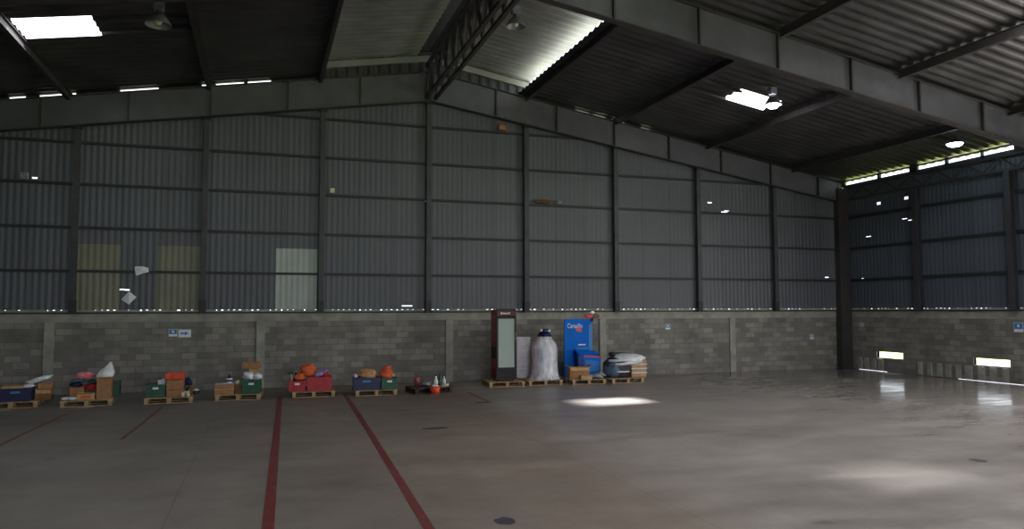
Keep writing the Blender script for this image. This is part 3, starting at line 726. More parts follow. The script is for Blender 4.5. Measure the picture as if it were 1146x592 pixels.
lf=MB(); rnd=random.Random(4)
for k in range(16):
    a=rnd.uniform(0,6.28); r=rnd.uniform(.05,.11); h=rnd.uniform(.14,.24)
    lf.add([(0,0,.09),(r*.5*math.cos(a)-.015,r*.5*math.sin(a)+.012,h*.8),(r*math.cos(a),r*math.sin(a),h),(r*.5*math.cos(a)+.015,r*.5*math.sin(a)-.012,h*.75)],[(0,1,2,3)])
lf.build('leaves',M['green'],t); put(t,-6.13,-2.5,PT,0,'small green potted plant under the navy bundle','plant')
t=empty('navy_bundle'); MB().blob((0,0,.09),(.095,.09,.09),20,12,.15,31,-.85).build('bundle_body',M['navycloth'],t,smooth=True)
MB().lathe([(.03,0),(.02,.03),(.035,.05)],12).build('bundle_neck',M['navy'],t,smooth=True,loc=(0,0,.165)); 
put(t,-6.12,-2.28,PT+.19,0,'round navy bundle perched right of the box stack','bundle')
put(carton(.16,.16,.185,'cardd'),-6.10,-2.26,PT,8,'small brown box carrying the navy bundle','box')
for k,(x,lb) in enumerate(((-6.19,'left of two white lidded jars in front of the box stack'),(-6.08,'right of two white lidded jars in front of the box stack'))):
    t=empty('white_jar',(x,-2.70,PT)); MB().lathe([(.036,0),(.04,.02),(.038,.07)],16).build('jar_body',M['cream'],t,smooth=True); MB().lathe([(.041,.07),(.041,.09)],16).build('jar_lid',M['white'],t,smooth=True); tag(t,lb,'jar')
t=empty('cooking_pot',(-5.94,-2.30,PT)); MB().lathe([(.06,0),(.075,.02),(.075,.09),(.07,.09),(.065,.02)],20).build('pot_body',M['dgrey'],t,smooth=True); MB().lathe([(.078,.09),(.05,.11),(.015,.115),(.015,.135)],20).build('pot_lid',M['white'],t,smooth=True); tag(t,'small dark pot with a pale lid at the pallet end beside the plant','pot')
# P3
for k,lb in enumerate(('lower flat cardboard tray beside the green crate with bags','upper flat cardboard tray under the bottle pack')):
    t=carton(.42,.4,.115,'card'); MB().box(-.212,.212,-.203,.203,.116,.122).build('paper_lining',M['white'],t)
    put(t,-5.31,-2.45,PT+k*.124,-3+2*k,lb,'tray')
t=empty('bottle_pack',(-5.22,-2.45,PT+.248)); 
MB().lathe([(.07,0),(.075,.02),(.075,.09),(.06,.11)],18).build('bottle_body',M['white'],t,smooth=True)
MB().lathe([(.076,.035),(.076,.075)],18).build('blue_label_band',M['navy'],t,smooth=True)
MB().lathe([(.04,.11),(.035,.15),(.018,.17),(.018,.20)],14).build('bottle_cap',M['navy'],t,smooth=True); tag(t,'squat white bottle with navy top standing on the flat trays','bottle')
t=carton(.16,.2,.19,'cardd'); put(t,-5.01,-2.42,PT,-2,'small dark box between the flat trays and the green crate','box')
solo(MB().blob((0,0,.058),(.06,.06,.058),16,12,.04,5,-.95),'white_ball','cream','cream coloured ball on the small dark box left of the green crate','ball',(-5.04,-2.42,PT+.193))
put(crate(.38,.42,.33,'green',label_m='white'),-4.72,-2.42,PT,-4,'green crate topped with white bags','crate')
solo(bag(.13,.15,.10,'w',41,.2),'plastic_bag','bag','left white bag piled on the green crate','bag',(-4.80,-2.38,PT+.31))
solo(bag(.11,.14,.085,'w',42,.2),'plastic_bag','bag','right white bag piled on the green crate','bag',(-4.60,-2.38,PT+.31))
put(carton(.22,.24,.535,'card2'),-4.68,-1.88,PT,-4,'upright pale box standing behind the green crate','box')
put(carton(.42,.26,.15,'card'),-4.74,-1.88,PT+.538,-6,'wide cardboard box balanced on the upright pale box','box')
# P4
put(crate(.35,.42,.26,'red',label_m='white'),-3.69,-2.38,PT,-3,'smaller red crate at the left of its pallet','crate')
put(crate(.54,.42,.34,'red'),-3.175,-2.40,PT,-3,'wider taller red crate at the right of its pallet','crate')
solo(bag(.19,.16,.16,'r',51,.12,-.8),'mesh_bag','redbag','orange red bag heaped between the two red crates','bag',(-3.44,-2.3,PT+.345))
solo(bag(.13,.12,.1,'r',52,.16,-.8),'mesh_bag','redbag','small orange bag at the left of the heap in the smaller red crate','bag',(-3.62,-2.36,PT+.235))
o=solo(MB().blob((0,0,0),(.17,.08,.055),20,12,.14,53,-1,4),'snack_packet','purple','purple shiny packet leaning on the wider red crate','packet',(-3.14,-2.42,PT+.41),(0,math.radians(-25),.1))
solo(bag(.1,.12,.07,'r',54,.15),'folded_cloth','redcloth','dark red cloth on the right of the wider red crate','cloth',(-3.04,-2.38,PT+.325))
t=empty('brown_bottle',(-3.72,-2.22,PT+.02)); MB().lathe([(.045,0),(.05,.02),(.05,.30),(.02,.37),(.018,.42)],16).build('bottle_body',M['brown'],t,smooth=True); MB().lathe([(.021,.42),(.021,.44)],12).build('bottle_cap',M['cream'],t,smooth=True); tag(t,'brown bottle standing in the smaller red crate','bottle')
t=empty('vegetable_bunch',(-3.82,-2.33,PT+.02)); MB().tube([(0,0,0),(.0,0,.30),(-.01,0,.38)],.02,8).build('stalk',M['cream'],t,smooth=True)
MB().blob((-.02,0,.41),(.075,.05,.03),16,8,.2,9).build('leaf_top',M['green'],t,smooth=True); tag(t,'pale stalk with a green leafy top sticking out of the smaller red crate','vegetable')
# P5
put(crate(.61,.42,.30,'navy',label_m='sign_blue'),-2.07,-2.55,PT,-4,'navy crate beside the small green one, right of the red crates','crate')
put(crate(.36,.42,.28,'green',label_m='white'),-1.52,-2.59,PT,-4,'small green crate beside the navy crate','crate')
solo(bag(.22,.18,.13,'t',61,.12,-.7),'sack','tan','tan sack lying in the navy crate','sack',(-2.03,-2.5,PT+.26))
solo(bag(.16,.16,.18,'t',62,.12,-.7),'mesh_bag','redbag','red orange bag standing in the small green crate','bag',(-1.57,-2.55,PT+.24))
solo(bag(.07,.12,.05,'t',63,.12,-.7),'sack','tan','small tan sack squeezed at the right of the green crate','sack',(-1.44,-2.55,PT+.285))
solo(bag(.05,.1,.05,'t',64,.15,-.7),'crumpled_paper','paper','white crumpled paper at the left end of the navy crate','paper',(-2.33,-2.5,PT+.285))
# P6 rubbish heap
t=pallet(1.0,.8,'wood_dark'); place(t,(-.92,-2.9),8,1.0,.8); tag(t,'dark worn pallet under the rubbish heap','pallet')
t=empty('broken_plank',(-.86,-2.72,PT),.5); MB().box(-.16,.16,-.04,.04,0,.02).build('plank_board',M['wood_dark'],t); tag(t,'dark broken plank on the left of the rubbish heap','plank')
t=empty('folding_bracket',(-.72,-2.4,PT)); MB().beam((-.12,0,.20),(.02,0,.02),.03,.03).beam((.02,0,.02),(.14,0,.02),.03,.03).build('bracket_arm',M['black'],t); tag(t,'black bent bracket under the pink cup','bracket')
t=empty('pink_cup',(-.76,-2.30,PT)); MB().lathe([(.05,0),(.075,.22),(.068,.22),(.045,.01)],18,cap1=False).build('cup_body',M['pink'],t,smooth=True); MB().lathe([(.078,.21),(.078,.225),(.066,.225)],18,cap0=False,cap1=False).build('cup_rim',M['pink'],t); tag(t,'pink plastic cup at the back left of the rubbish heap','cup')
solo(MB().blob((0,0,.06),(.15,.14,.065),20,12,.22,71,-.9),'plastic_sheet','grey','grey crumpled plastic sheet in the rubbish heap','plastic sheet',(-.53,-2.42,PT))
t=empty('orange_bucket',(-.44,-2.98,.001)); MB().lathe([(.105,0),(.135,.19),(.128,.19),(.1,.01)],22,cap1=False).build('bucket_body',M['orange'],t,smooth=True); MB().lathe([(.142,.18),(.142,.2),(.126,.2)],22,cap0=False,cap1=False).build('bucket_rim',M['orange'],t)
MB().blob((0,0,.19),(.08,.08,.05),14,8,.1,3).build('crumpled_filling',M['bag'],t,smooth=True); tag(t,'small orange red bucket in front of the rubbish heap','bucket')
for k,(x,y,h,lb) in enumerate(((-.31,-2.5,.26,'left white bottle in the rubbish heap behind the bucket'),(-.08,-2.4,.24,'right white bottle at the back of the rubbish heap'))):
    t=empty('white_bottle',(x,y,PT)); MB().lathe([(.045,0),(.05,.02),(.05,h*.6),(.022,h*.8),(.02,h)],16).build('bottle_body',M['white'],t,smooth=True); MB().lathe([(.024,h),(.024,h+.03)],12).build('bottle_cap',M['green'],t,smooth=True); tag(t,lb,'bottle')
t=empty('green_bottle',(-.2,-2.46,PT)); MB().lathe([(.045,0),(.055,.03),(.055,.18),(.02,.24),(.02,.29)],16).build('bottle_body',M['green'],t,smooth=True); MB().lathe([(.024,.29),(.024,.31)],12).build('bottle_cap',M['black'],t,smooth=True); tag(t,'dark green bottle between the two white bottles','bottle')
solo(MB().blob((0,0,.04),(.10,.08,.045),18,10,.2,73,-.9),'crumpled_paper','cream','cream crumpled paper at the right of the rubbish heap','paper',(-.12,-2.68,PT),(0,0,-.3))
t=empty('black_board',(-.05,-2.58,PT)); MB().box(-.14,.1,-.2,.05,0,.018).build('board_panel',M['black'],t,bevel=.004); put(t,.0,-2.45,PT,-10,'flat black board at the right of the rubbish heap','board')

# P7 drink cooler
F=empty('drink_cooler',(1.80,-1.55,PT),math.radians(-2),'tall maroon and black glass door drink cooler','refrigerator')
W2,D2,H2=.275,.30,1.93
b=MB().box(-W2,-W2+.03,-D2+.06,D2,.06,H2).box(W2-.03,W2,-D2+.06,D2,.06,H2).box(-W2,W2,D2-.03,D2,.06,H2).box(-W2,W2,-D2+.06,D2,H2-.03,H2).box(-W2,W2,-D2+.06,D2,.06,.36)
b.build('cabinet',M['maroon'],F)
MB().box(-W2+.03,W2-.03,D2-.06,D2-.031,.36,H2-.2).box(-W2+.031,-W2+.036,-D2+.08,D2-.06,.36,H2-.2).box(W2-.036,W2-.031,-D2+.08,D2-.06,.36,H2-.2).build('inner_lining',M['coolin'],F)
for z in(.42,.72,1.0,1.28,1.52):
    s=MB()
    for i in range(12): s.box(-.23,.23,-.2+.03*i*1.25,-.2+.03*i*1.25+.006,z,z+.006)
    s.box(-.23,.23,-.2,-.19,z-.01,z+.02)
    s.build('wire_shelf',M['shelf'],F)
dr=MB().box(-W2,-W2+.045,-D2,-D2+.055,.37,H2-.19).box(W2-.045,W2,-D2,-D2+.055,.37,H2-.19).box(-W2,W2,-D2,-D2+.055,.33,.375).box(-W2,W2,-D2,-D2+.055,H2-.235,H2-.19).build('glass_door',M['blackframe'],F)
MB().box(-W2+.045,W2-.045,-D2+.02,-D2+.03,.375,H2-.235).build('door_pane',M['glass'],dr)
MB().box(W2-.035,W2-.01,-D2-.03,-D2,1.1,1.32).build('door_handle',M['lamp_metal'],dr,bevel=.004)
hd=MB().box(-W2,W2,-D2-.005,-D2+.06,H2-.165,H2-.04).build('header_panel',M['header'],F)
MB().box(-W2,W2,-D2-.005,-D2+.06,H2-.04,H2-.002).box(-W2,-W2+.02,-D2-.008,-D2+.06,H2-.19,H2-.04).box(W2-.02,W2,-D2-.008,-D2+.06,H2-.19,H2-.04).build('header_frame',M['blackframe'],F)
MB().box(-W2-.002,W2+.002,-D2-.006,-D2+.07,H2-.002,H2+.035).build('top_trim',M['blackframe'],F)
def text(body,size,loc,mat_,parent,rx=PI/2,rz=0,name='lettering',ext=.002,shear=0,sx=1):
    c=bpy.data.curves.new('t','FONT'); c.body=body; c.size=size; c.extrude=ext; c.align_x='CENTER'; c.align_y='CENTER'; c.shear=shear
    o=bpy.data.objects.new('t',c); COL.objects.link(o); dg=bpy.context.evaluated_depsgraph_get(); dg.update()
    me=bpy.data.meshes.new_from_object(o.evaluated_get(dg)); bpy.data.objects.remove(o)
    me.materials.clear(); me.materials.append(mat_); r=bpy.data.objects.new(name,me); COL.objects.link(r)
    r.location=loc; r.rotation_euler=(rx,0,rz); r.scale=(sx,1,1); r.parent=parent; return r
lg=MB()
for k,(xx,ww,hh_) in enumerate(((-.17,.05,.06),(-.11,.04,.045),(-.065,.04,.045),(-.02,.03,.045),(.02,.045,.045),(.07,.03,.06))): lg.hexa([(xx,-D2-.008,H2-.115),(xx+ww*.8,-D2-.008,H2-.115),(xx+ww*.8,-D2-.005,H2-.115),(xx,-D2-.005,H2-.115)],[(xx+.01,-D2-.008,H2-.115+hh_),(xx+ww,-D2-.008,H2-.115+hh_),(xx+ww,-D2-.005,H2-.115+hh_),(xx+.01,-D2-.005,H2-.115+hh_)])
lg.build('pale_logo',M['white'],hd)
gr=MB()
for i in range(8): gr.box(-W2+.02,W2-.02,-D2+.03,-D2+.05,.07+.033*i,.085+.033*i)
gr.box(-W2,W2,-D2+.05,-D2+.07,.05,.335).build('vent_grille',M['blackframe'],F)
for z0,z1 in ((.60,.92),): MB().box(-W2-.003,-W2,-D2+.1,D2-.02,z0,z1).build('side_sticker',M['dgrey'],F)
MB().box(-W2-.003,-W2,-.2,.22,1.70,1.80).box(-W2-.003,-W2,-.05,.1,1.35,1.45).build('side_logo',M['pink'],F)
for x in(-.2,.2):
    for y in(-.2,.25): MB().lathe([(.02,0),(.025,.06)],10).build('foot',M['black'],F,loc=(x,y,0))
# P8 wrapped board and giant bottle
t=empty('wrapped_board',(2.56,-.98,PT),0,'white wrapped board standing between the cooler and the giant bottle','panel')
MB().box(-.2,.2,-.08,.08,.0,1.16).build('board_core',M['white'],t,bevel=.015)
w_=MB(); 
for k in range(9): w_.box(-.204,.204,-.084,.084,.02+.128*k,.135+.128*k)
w_.build('stretch_wrap_band',M['wrap'],t,bevel=.01)
t=empty('giant_display_bottle',(3.02,-1.52,PT),0,'giant bottle shaped display wrapped in clear plastic with blue cap','display')
pr=[(.30,0),(.34,.03),(.345,.10),(.33,.30),(.32,.5),(.325,.7),(.33,.82),(.31,.92),(.26,1.0),(.20,1.08),(.13,1.15),(.12,1.19)]
MB().lathe(pr,32,sy=.9).build('bottle_body',M['white'],t,smooth=True)
MB().lathe([(.15,1.19),(.19,1.2),(.19,1.26),(.14,1.28)],24).build('neck_ring',M['navy'],t,smooth=True)
cp=MB()
cp.lathe([(.145,1.27),(.15,1.38),(.12,1.4)],24); cp.build('bottle_cap',M['navy'],t,smooth=True)
MB().blob((.09,-.06,1.35),(.07,.09,.045),14,8,.1,3).blob((-.13,-.05,1.36),(.05,.08,.05),14,8,.1,5).build('cap_ornament',M['white'],t,smooth=True)
for z,wd in ((.48,.20),(.58,.22),(.68,.2),(.78,.18)):
    b=MB(); n=8
    for i in range(n):
        a0=-PI/2-.95+wd*3.4*i/n; a1=-PI/2-.95+wd*3.4*(i+1)/n; r=.352
        b.add([(r*math.cos(a0),r*.9*math.sin(a0),z),(r*math.cos(a1),r*.9*math.sin(a1),z),(r*math.cos(a1),r*.9*math.sin(a1),z+.06),(r*math.cos(a0),r*.9*math.sin(a0),z+.06)],[(0,1,2,3)])
    b.build('blue_print_band',M['sign_blue'],t)
fm=MB(); n=40; vs=[];fs=[]
prof2=[(.47,.005),(.43,.05),(.385,.14),(.375,.35),(.37,.6),(.375,.8),(.36,.93),(.30,1.02),(.235,1.1),(.19,1.17)]
rnd=random.Random(3)
for k,(r,z) in enumerate(prof2):
    for i in range(n):
        a=2*PI*i/n; q=r*(1+.012*math.sin(i*1.9+k*.7)+.015*math.sin(i*.8+k*1.7)+(.06*math.sin(i*1.3) if k<2 else 0)); vs.append((q*math.cos(a),q*.9*math.sin(a),z))
for k in range(len(prof2)-1):
    for i in range(n): j=(i+1)%n; fs.append((k*n+i,k*n+j,(k+1)*n+j,(k+1)*n+i))
fm.add(vs,fs).build('plastic_wrap',M['film'],t,smooth=True)
# P9 display stand, tub, open carton, wrap
t=empty('blue_display_stand',(4.22,-1.12,PT),math.radians(2),'tall blue advertising display board with rounded top','display')
def rounded(w,z0,z1,r,d):
    n=6; P=[(-w,z0),(w,z0)]
    for i in range(n+1): a=PI/2*i/n; P.append((w-r+r*math.cos(a),z1-r+r*math.sin(a)))
    for i in range(n+1): a=PI/2+PI/2*i/n; P.append((-w+r+r*math.cos(a),z1-r+r*math.sin(a)))
    m_=len(P); vs=[(x,-d,z) for x,z in P]+[(x,d,z) for x,z in P]
    return MB().add(vs,[tuple(range(m_)),tuple(range(2*m_-1,m_-1,-1))]+[(i,m_+i,m_+(i+1)%m_,(i+1)%m_) for i in range(m_)])
rounded(.44,0,1.66,.07,.02).build('back_board',M['blue'],t)
MB().box(.33,.445,-.035,-.021,.0,1.5).build('side_fold',M['blue2'],t)
MB().box(-.3,.3,.021,.1,0,.05).build('stand_foot',M['bluedk'],t)
text('Campillo',.19,(-.10,-.022,1.46),M['paper'],t,sx=.72)
MB().hexa([(-.05,-.026,1.30),(.10,-.026,1.28),(.10,-.021,1.28),(-.05,-.021,1.30)],[(-.09,-.026,1.40),(.12,-.026,1.42),(.12,-.021,1.42),(-.09,-.021,1.40)]).build('red_emblem',M['pink'],t)
MB().box(.0,.24,-.026,-.021,.90,.935).build('printed_line',M['paper'],t); MB().box(-.08,.34,-.026,-.021,.79,.83).build('printed_line',M['sign_blue'],t)
t=empty('ribbon_bow',(4.66,-1.10,1.83),0,'pink, brown and white ribbon bow on the top right of the blue display','bow')
MB().blob((-.10,-.05,.05),(.13,.04,.07),16,10,.1,2).build('bow_loop',M['pink'],t,smooth=True); MB().blob((.12,-.05,.05),(.12,.04,.07),16,10,.1,4).build('bow_loop',M['cardd'],t,smooth=True)
MB().blob((.02,-.05,.15),(.07,.04,.05),14,8,.1,4).build('bow_top',M['paper'],t,smooth=True); MB().blob((0.0,-.06,-.04),(.045,.03,.06),12,8,.1,5).build('bow_knot',M['navycloth'],t,smooth=True)
t=empty('blue_drink_tub',(4.38,-1.42,PT),math.radians(-1),'angular blue display tub with a tilted top in front of the tall display','display tub')
MB().hexa([(-.26,-.15,.0),(.28,-.15,.0),(.28,.15,0),(-.26,.15,0)],[(-.31,-.17,.62),(.35,-.17,.56),(.35,.15,.72),(-.34,.15,.80)]).build('tub_body',M['blue'],t)
MB().hexa([(-.12,-.166,.18),(.27,-.166,.18),(.27,-.15,.18),(-.12,-.15,.18)],[(-.14,-.18,.50),(.31,-.18,.46),(.31,-.16,.46),(-.14,-.16,.50)]).build('front_label',M['blue2'],t)
MB().hexa([(-.18,-.175,.60),(.34,-.175,.555),(.34,-.13,.575),(-.18,-.13,.625)],[(-.18,-.175,.63),(.34,-.175,.58),(.34,-.13,.60),(-.18,-.13,.65)]).build('rim_stripe',M['pink'],t)
MB().hexa([(-.33,-.15,.1),(-.15,-.185,.1),(-.15,-.15,.1),(-.30,.15,.1)],[(-.36,-.15,.62),(-.2,-.185,.6),(-.2,-.15,.6),(-.36,.15,.78)]).build('dark_side_panel',M['bluedk'],t)
b=carton(.56,.25,.33,'card',openbox=True); put(b,3.93,-1.78,PT,-4,'open cardboard box at the left front of the blue display','box')
b=carton(.34,.12,.12,'card2'); put(b,4.06,-2.02,PT,2,'small pale carton in front of the open cardboard box','box')
solo(MB().blob((0,0,.08),(.20,.12,.085),24,12,.2,81,-.9,5),'plastic_sheet','grey','grey crumpled plastic wrap in front of the blue tub','plastic sheet',(4.48,-1.93,PT))
# P10 big bundle
t=empty('wrapped_bundle',(5.44,-1.66,PT),math.radians(-2),'large bundle wrapped in white plastic on the rightmost pallet','bundle')
b=MB().blob((-.20,-.02,.28),(.44,.42,.34),28,16,.06,91,-.82,4); b.build('wrapped_core',M['dgrey'],t,smooth=True)
MB().box(.05,.52,-.38,.36,.0,.50).build('carton_end',M['card2'],t,bevel=.03)
b=MB().blob((.08,-.0,.50),(.54,.46,.17),30,12,.06,92,-.8,4); b.build('white_cover',M['bag'],t,smooth=True)
def arc(c,rx,ry,z,a0,a1,r,name,m,tilt=0,n=18):
    MB().tube([(c[0]+rx*math.cos(math.radians(a0+(a1-a0)*i/n)),c[1]+ry*math.sin(math.radians(a0+(a1-a0)*i/n)),z+tilt*math.cos(math.radians(a0+(a1-a0)*i/n))) for i in range(n+1)],r,8).build(name,M[m],t,smooth=True)
arc((.0,.0),.58,.45,.42,190,350,.045,'wrap_fold','white',.07); arc((-.05,-.02),.50,.42,.52,195,345,.04,'wrap_fold','bag',.05)
arc((-.12,-.08),.34,.26,.64,10,215,.055,'black_hose','dgrey',-.02); arc((-.25,.0),.42,.43,.18,190,300,.03,'wrap_fold','wrap',0)
b=MB().blob((-.42,-.10,.22),(.26,.34,.23),22,12,.1,93,-.9,4); b.build('blue_grey_sack',M['bluecloth'],t,smooth=True)
for k,z in enumerate((.12,.24,.36)): MB().box(.04,.53,-.388,-.379,z,z+.03).build('strap_band',M['wrap'],t)

# ------------------------------------------------------------------ things on walls
def sign(x,z,w,h,label,kind,y=-.004,side=False):
    t=empty('wall_sign',(x,0,z),0,label,'sign')
    if kind=='blue':
        MB().box(-w/2,w/2,y-.006,y,-h/2,h/2).build('sign_plate',M['paper'],t); MB().box(-w/2+.01,w/2-.01,y-.009,y-.006,-h*.18,h/2-.01).build('blue_field',M['sign_blue'],t)
        MB().box(-.03,.03,y-.011,y-.009,h*.0,h*.3).build('printed_symbol',M['paper'],t)
    else:
        MB().box(-w/2,w/2,y-.006,y,-h/2,h/2).build('sign_plate',M['paper'],t); MB().box(-w*.35,w*.1,y-.009,y-.006,-.02,.02).build('printed_arrow',M['sign_blue'],t); 
        MB().add([(w*.02,y-.009,-.05),(w*.30,y-.009,0),(w*.02,y-.009,.05),(w*.02,y-.006,-.05),(w*.30,y-.006,0),(w*.02,y-.006,.05)],[(0,1,2),(5,4,3),(0,3,4,1),(1,4,5,2),(2,5,3,0)]).build('printed_arrow',M['sign_blue'],t)
    return t
sign(-6.70,1.50,.20,.19,'small blue and white sign on the block wall, left of its pair','blue')
sign(-6.42,1.48,.30,.20,'white sign with a blue arrow on the block wall above the third pallet','white')
sign(7.86,1.52,.17,.17,'small blue sign alone on the block wall right of the wrapped bundle','blue')
sign(13.5,1.12,.15,.15,'small pale blue sign near the dark corner column','blue')
t=sign(0,1.56,.26,.26,'small blue sign on the right wall near the edge of the photo','blue'); t.location=(15,-6.3,1.56); t.rotation_euler=(0,0,-PI/2)
t=sign(0,1.5,.16,.12,'tiny pale sign on the right wall just past the corner column','white'); t.location=(15,-.72,1.54); t.rotation_euler=(0,0,-PI/2)
t=empty('hanging_paper',(-7.47,-.06,3.08),0,'crumpled white paper caught on the lowest rail between olive sheets','paper')
MB().add([(-.16,0,.12),(.02,-.02,.13),(.16,0,.09),(.17,-.02,-.02),(.04,0,-.05),(-.12,-.02,-.12),(-.15,0,0),(0,-.035,.03)],[(0,1,7),(1,2,7),(2,3,7),(3,4,7),(4,5,7),(5,6,7),(6,0,7)]).build('paper_sheet',M['paper'],t,solid=.002)
t=empty('hanging_paper',(-7.75,-.0,2.40),0,'white diamond shaped paper on the cladding below the caught one','paper')
MB().add([(0,-.02,.17),(.17,-.0,.02),(.0,-.02,-.17),(-.18,.0,-.04),(0,-.05,0)],[(0,4,1),(1,4,2),(2,4,3),(3,4,0)]).build('paper_sheet',M['paper'],t,solid=.002)
def jbox(x,y,z,label,s=.13,m='cream'):
    t=empty('junction_box',(x,y,z),0,label,'electrical box'); MB().box(-s/2,s/2,-.07,0,-s/2,s/2).build('box_body',M[m],t,bevel=.008); MB().box(-s*.42,s*.42,-.078,-.07,-s*.42,s*.42).build('box_cover',M[m],t); return t
jbox(-2.73,-.04,5.40,'small pale electrical box on the middle rail right of the tall column'); jbox(-10.14,-.04,5.40,'small grey electrical box on the middle rail at the far left',.17,'grey')
t=empty('wall_lamp',(-9.93,-.0,5.4),0,'x','y'); bpy.data.objects.remove(t)
for (x,z,lb,w,m) in ((2.24,7.52,'rusty brown box on the topmost rail near the ridge',.24,'nest'),):
    t=empty('rusty_box',(x,-.04,z-.055),0,lb,'box'); MB().box(-w/2,w/2,-.1,0,0,.17).build('box_body',M['cardd'],t,bevel=.01); MB().box(-w/2+.03,w/2-.03,-.108,-.1,.03,.14).build('box_cover',M['card'],t,bevel=.004)
t=empty('bird_nest',(3.55,-.10,5.315),0,'brown bird nest of twigs resting on the middle rail','nest')
b=MB(); rnd=random.Random(9)
for k in range(60):
    a=rnd.uniform(0,6.28); r=rnd.uniform(.05,.2); x=r*math.cos(a)*1.3; y=r*.35*math.sin(a); z=rnd.uniform(.0,.09)
    dx=rnd.uniform(-.14,.14); dz=rnd.uniform(-.03,.03); b.beam((x-dx,y,z-dz+.01),(x+dx,y+rnd.uniform(-.03,.03),z+dz+.01),.008,.008)
b.blob((0,0,.05),(.26,.06,.055),18,10,.2,6); b.build('twig_mass',M['nest'],t)
solo(MB().blob((0,0,.05),(.10,.06,.055),16,10,.15,7,-.9),'plastic_bag','grey','pale crumpled bag lying beside the bird nest on the rail','bag',(4.06,-.09,5.315))
# sheets of paper on the floor before the pallets
for (x,y,w,d,r,lb) in ((-9.62,-2.86,.26,.07,.1,'flat paper scrap on the floor before the leftmost pallet'),(-8.08,-2.93,.3,.05,.08,'flat paper scrap on the floor before the clothes pile pallet')):
    tag(MB().box(-w/2,w/2,-d/2,d/2,0,.003).build('paper_scrap',M['cream'],loc=(x,y,.001)),lb,'paper').rotation_euler=(0,0,r)

# ------------------------------------------------------------------ bay lamps
def bay_lamp(x,y,z,rod,label,bulb=None,rad=.24):
    t=empty('hanging_lamp',(x,y,z),0,label,'lamp')
    sh=MB().lathe([(rad,0),(rad*.99,.02),(rad*.80,.09),(rad*.55,.17),(rad*.38,.22),(rad*.3,.225),(rad*.36,.21),(rad*.53,.16),(rad*.77,.08),(rad*.96,.015)],28,cap0=False,cap1=False)
    sh.build('lamp_shade',M['lamp_metal'],t,smooth=True)
    MB().lathe([(.035,.2),(.045,.22),(.045,.28)],12).build('lamp_socket',M['lamp_metal'],t,smooth=True)
    MB().box(-.09,.09,-.07,.07,.28,.46).build('ballast_box',M['grey'],t,bevel=.01)
    MB().tube([(0,0,.46),(0,0,rod)],.008,6).build('hanging_rod',M['girt'],t)
    MB().blob((0,0,-.01 if bulb else .10),((.15,.15,.07) if bulb else (.07,.07,.10))[0:3],18,10,0,1).build('bulb',M[bulb] if bulb else M['cream'],t,smooth=True)
    return t
bay_lamp(-6.47,-6.0,7.44,RZ(6.47)-7.44,'unlit bell shaped lamp hanging on the left slope right of the skylight',None,.235)
bay_lamp(.72,-5.8,8.36,MZ(.72)-8.36,'unlit bell shaped lamp hanging below the pale ridge opening',None,.22)
bay_lamp(7.82,-5.45,7.30,RZ(7.82)-7.30,'lit bell shaped lamp hanging against the right skylight','bulb_white',.22)
t=empty('floodlight',(13.55,-5.8,6.62),0,'lit bluish white lamp under the right eave','lamp')
MB().lathe([(.22,0),(.18,.06),(.08,.13),(.05,.14)],24,cap0=False).build('lamp_shade',M['lamp_metal'],t,smooth=True); MB().blob((0,0,-.01),(.19,.19,.07),18,10,0,1).build('bulb',M['bulb_cool'],t,smooth=True)
MB().tube([(0,0,.14),(0,0,RZ(13.55)-6.62)],.012,6).build('hanging_rod',M['girt'],t)

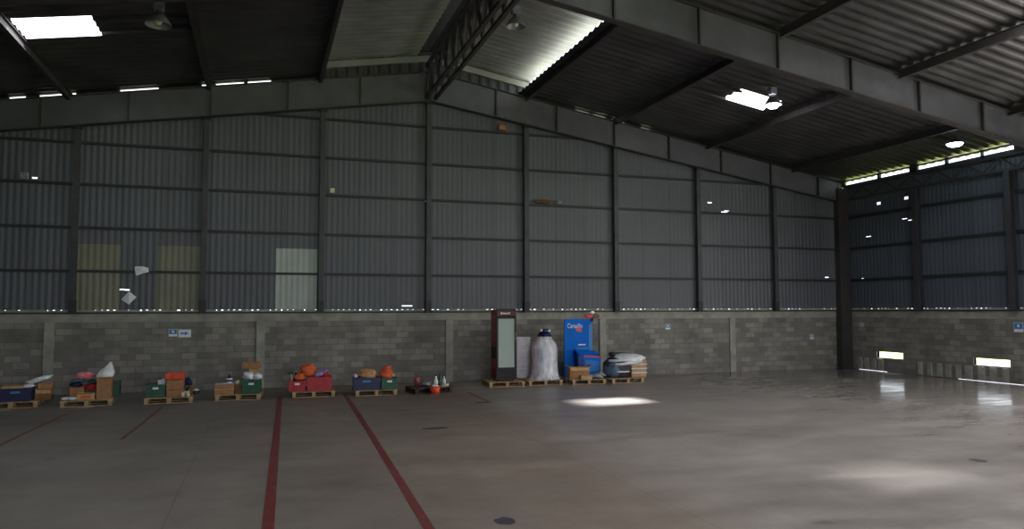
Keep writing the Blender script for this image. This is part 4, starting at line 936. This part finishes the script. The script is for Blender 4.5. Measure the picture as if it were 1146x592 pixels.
# ------------------------------------------------------------------ light
S=bpy.context.scene
w=bpy.data.worlds.new('sky'); S.world=w; w.use_nodes=True; bg=w.node_tree.nodes['Background']; bg.inputs[0].default_value=(.86,.93,1,1); bg.inputs[1].default_value=2.6
def light(kind,name,loc,dirv,power,color,size=1,size_y=None,angle=None):
    l=bpy.data.lights.new(name,kind); l.energy=power; l.color=color
    if kind=='AREA':
        l.shape='RECTANGLE'; l.size=size; l.size_y=size_y or size
    if angle is not None: l.angle=angle
    o=bpy.data.objects.new(name,l); COL.objects.link(o); o.location=loc
    o.rotation_euler=Vector(dirv).to_track_quat('-Z','Y').to_euler(); return o
light('SUN','sun',(30,10,40),(-5.1,-1.5,-7.75),46,(1,.985,.96),angle=math.radians(4))
light('AREA','added_fill_right_door',(14.6,-12.0,2.3),(-1,.15,-.6),400,(1,.975,.95),4.6,3.6)  # area lamp added in the invented side doorway to light the floor
light('AREA','added_fill_front_door',(0,-31.6,2.6),(0,1,-.12),760,(.88,.93,1),7.6,4.6)  # area lamp added behind the camera as general fill, doorway invented
light('AREA','added_fill_ridge_opening',(2.6,-16.5,8.5),(0,0,-1),640,(1,.98,.96),1.2,9)  # area lamp added below the ridge opening to brighten the floor
light('AREA','added_fill_right_roof_panel',(8.1,-12.3,7.65),(0,0,-1),300,(1,.98,.96),1.25,1)  # downward lamp added under the right roof panel for a brighter floor
light('AREA','added_fill_left_roof_panel',(-8.45,-12.5,7.6),(0,0,-1),70,(.95,.97,1),1.25,1)  # weaker lamp added under the left roof panel, also for the floor

# ------------------------------------------------------------------ camera
f,pi_,ro_,ya=829.51,.0617,-.0026,.325
fwd=Vector((math.sin(ya)*math.cos(pi_),math.cos(ya)*math.cos(pi_),math.sin(pi_)))
r=Vector((math.cos(ya),-math.sin(ya),0)); u=r.cross(fwd)
r2=r*math.cos(ro_)+u*math.sin(ro_); u2=-r*math.sin(ro_)+u*math.cos(ro_)
cd=bpy.data.cameras.new('camera'); cam=bpy.data.objects.new('camera',cd); COL.objects.link(cam)
mm=Matrix((r2,u2,-fwd)).transposed().to_4x4(); mm.translation=Vector((-4.5276,-21.0798,2.0589)); cam.matrix_world=mm
cd.sensor_width=36; cd.lens=f/1146*36; cd.clip_end=300
S.camera=cam
S.view_settings.view_transform='Standard'; S.view_settings.look='None'; S.view_settings.gamma=1; S.view_settings.exposure=-.12
try: S.view_settings.use_curve_mapping=False
except Exception: pass
S.cycles.use_denoising=True; S.cycles.max_bounces=8; S.cycles.diffuse_bounces=5; S.cycles.transparent_max_bounces=16; S.cycles.sample_clamp_indirect=8
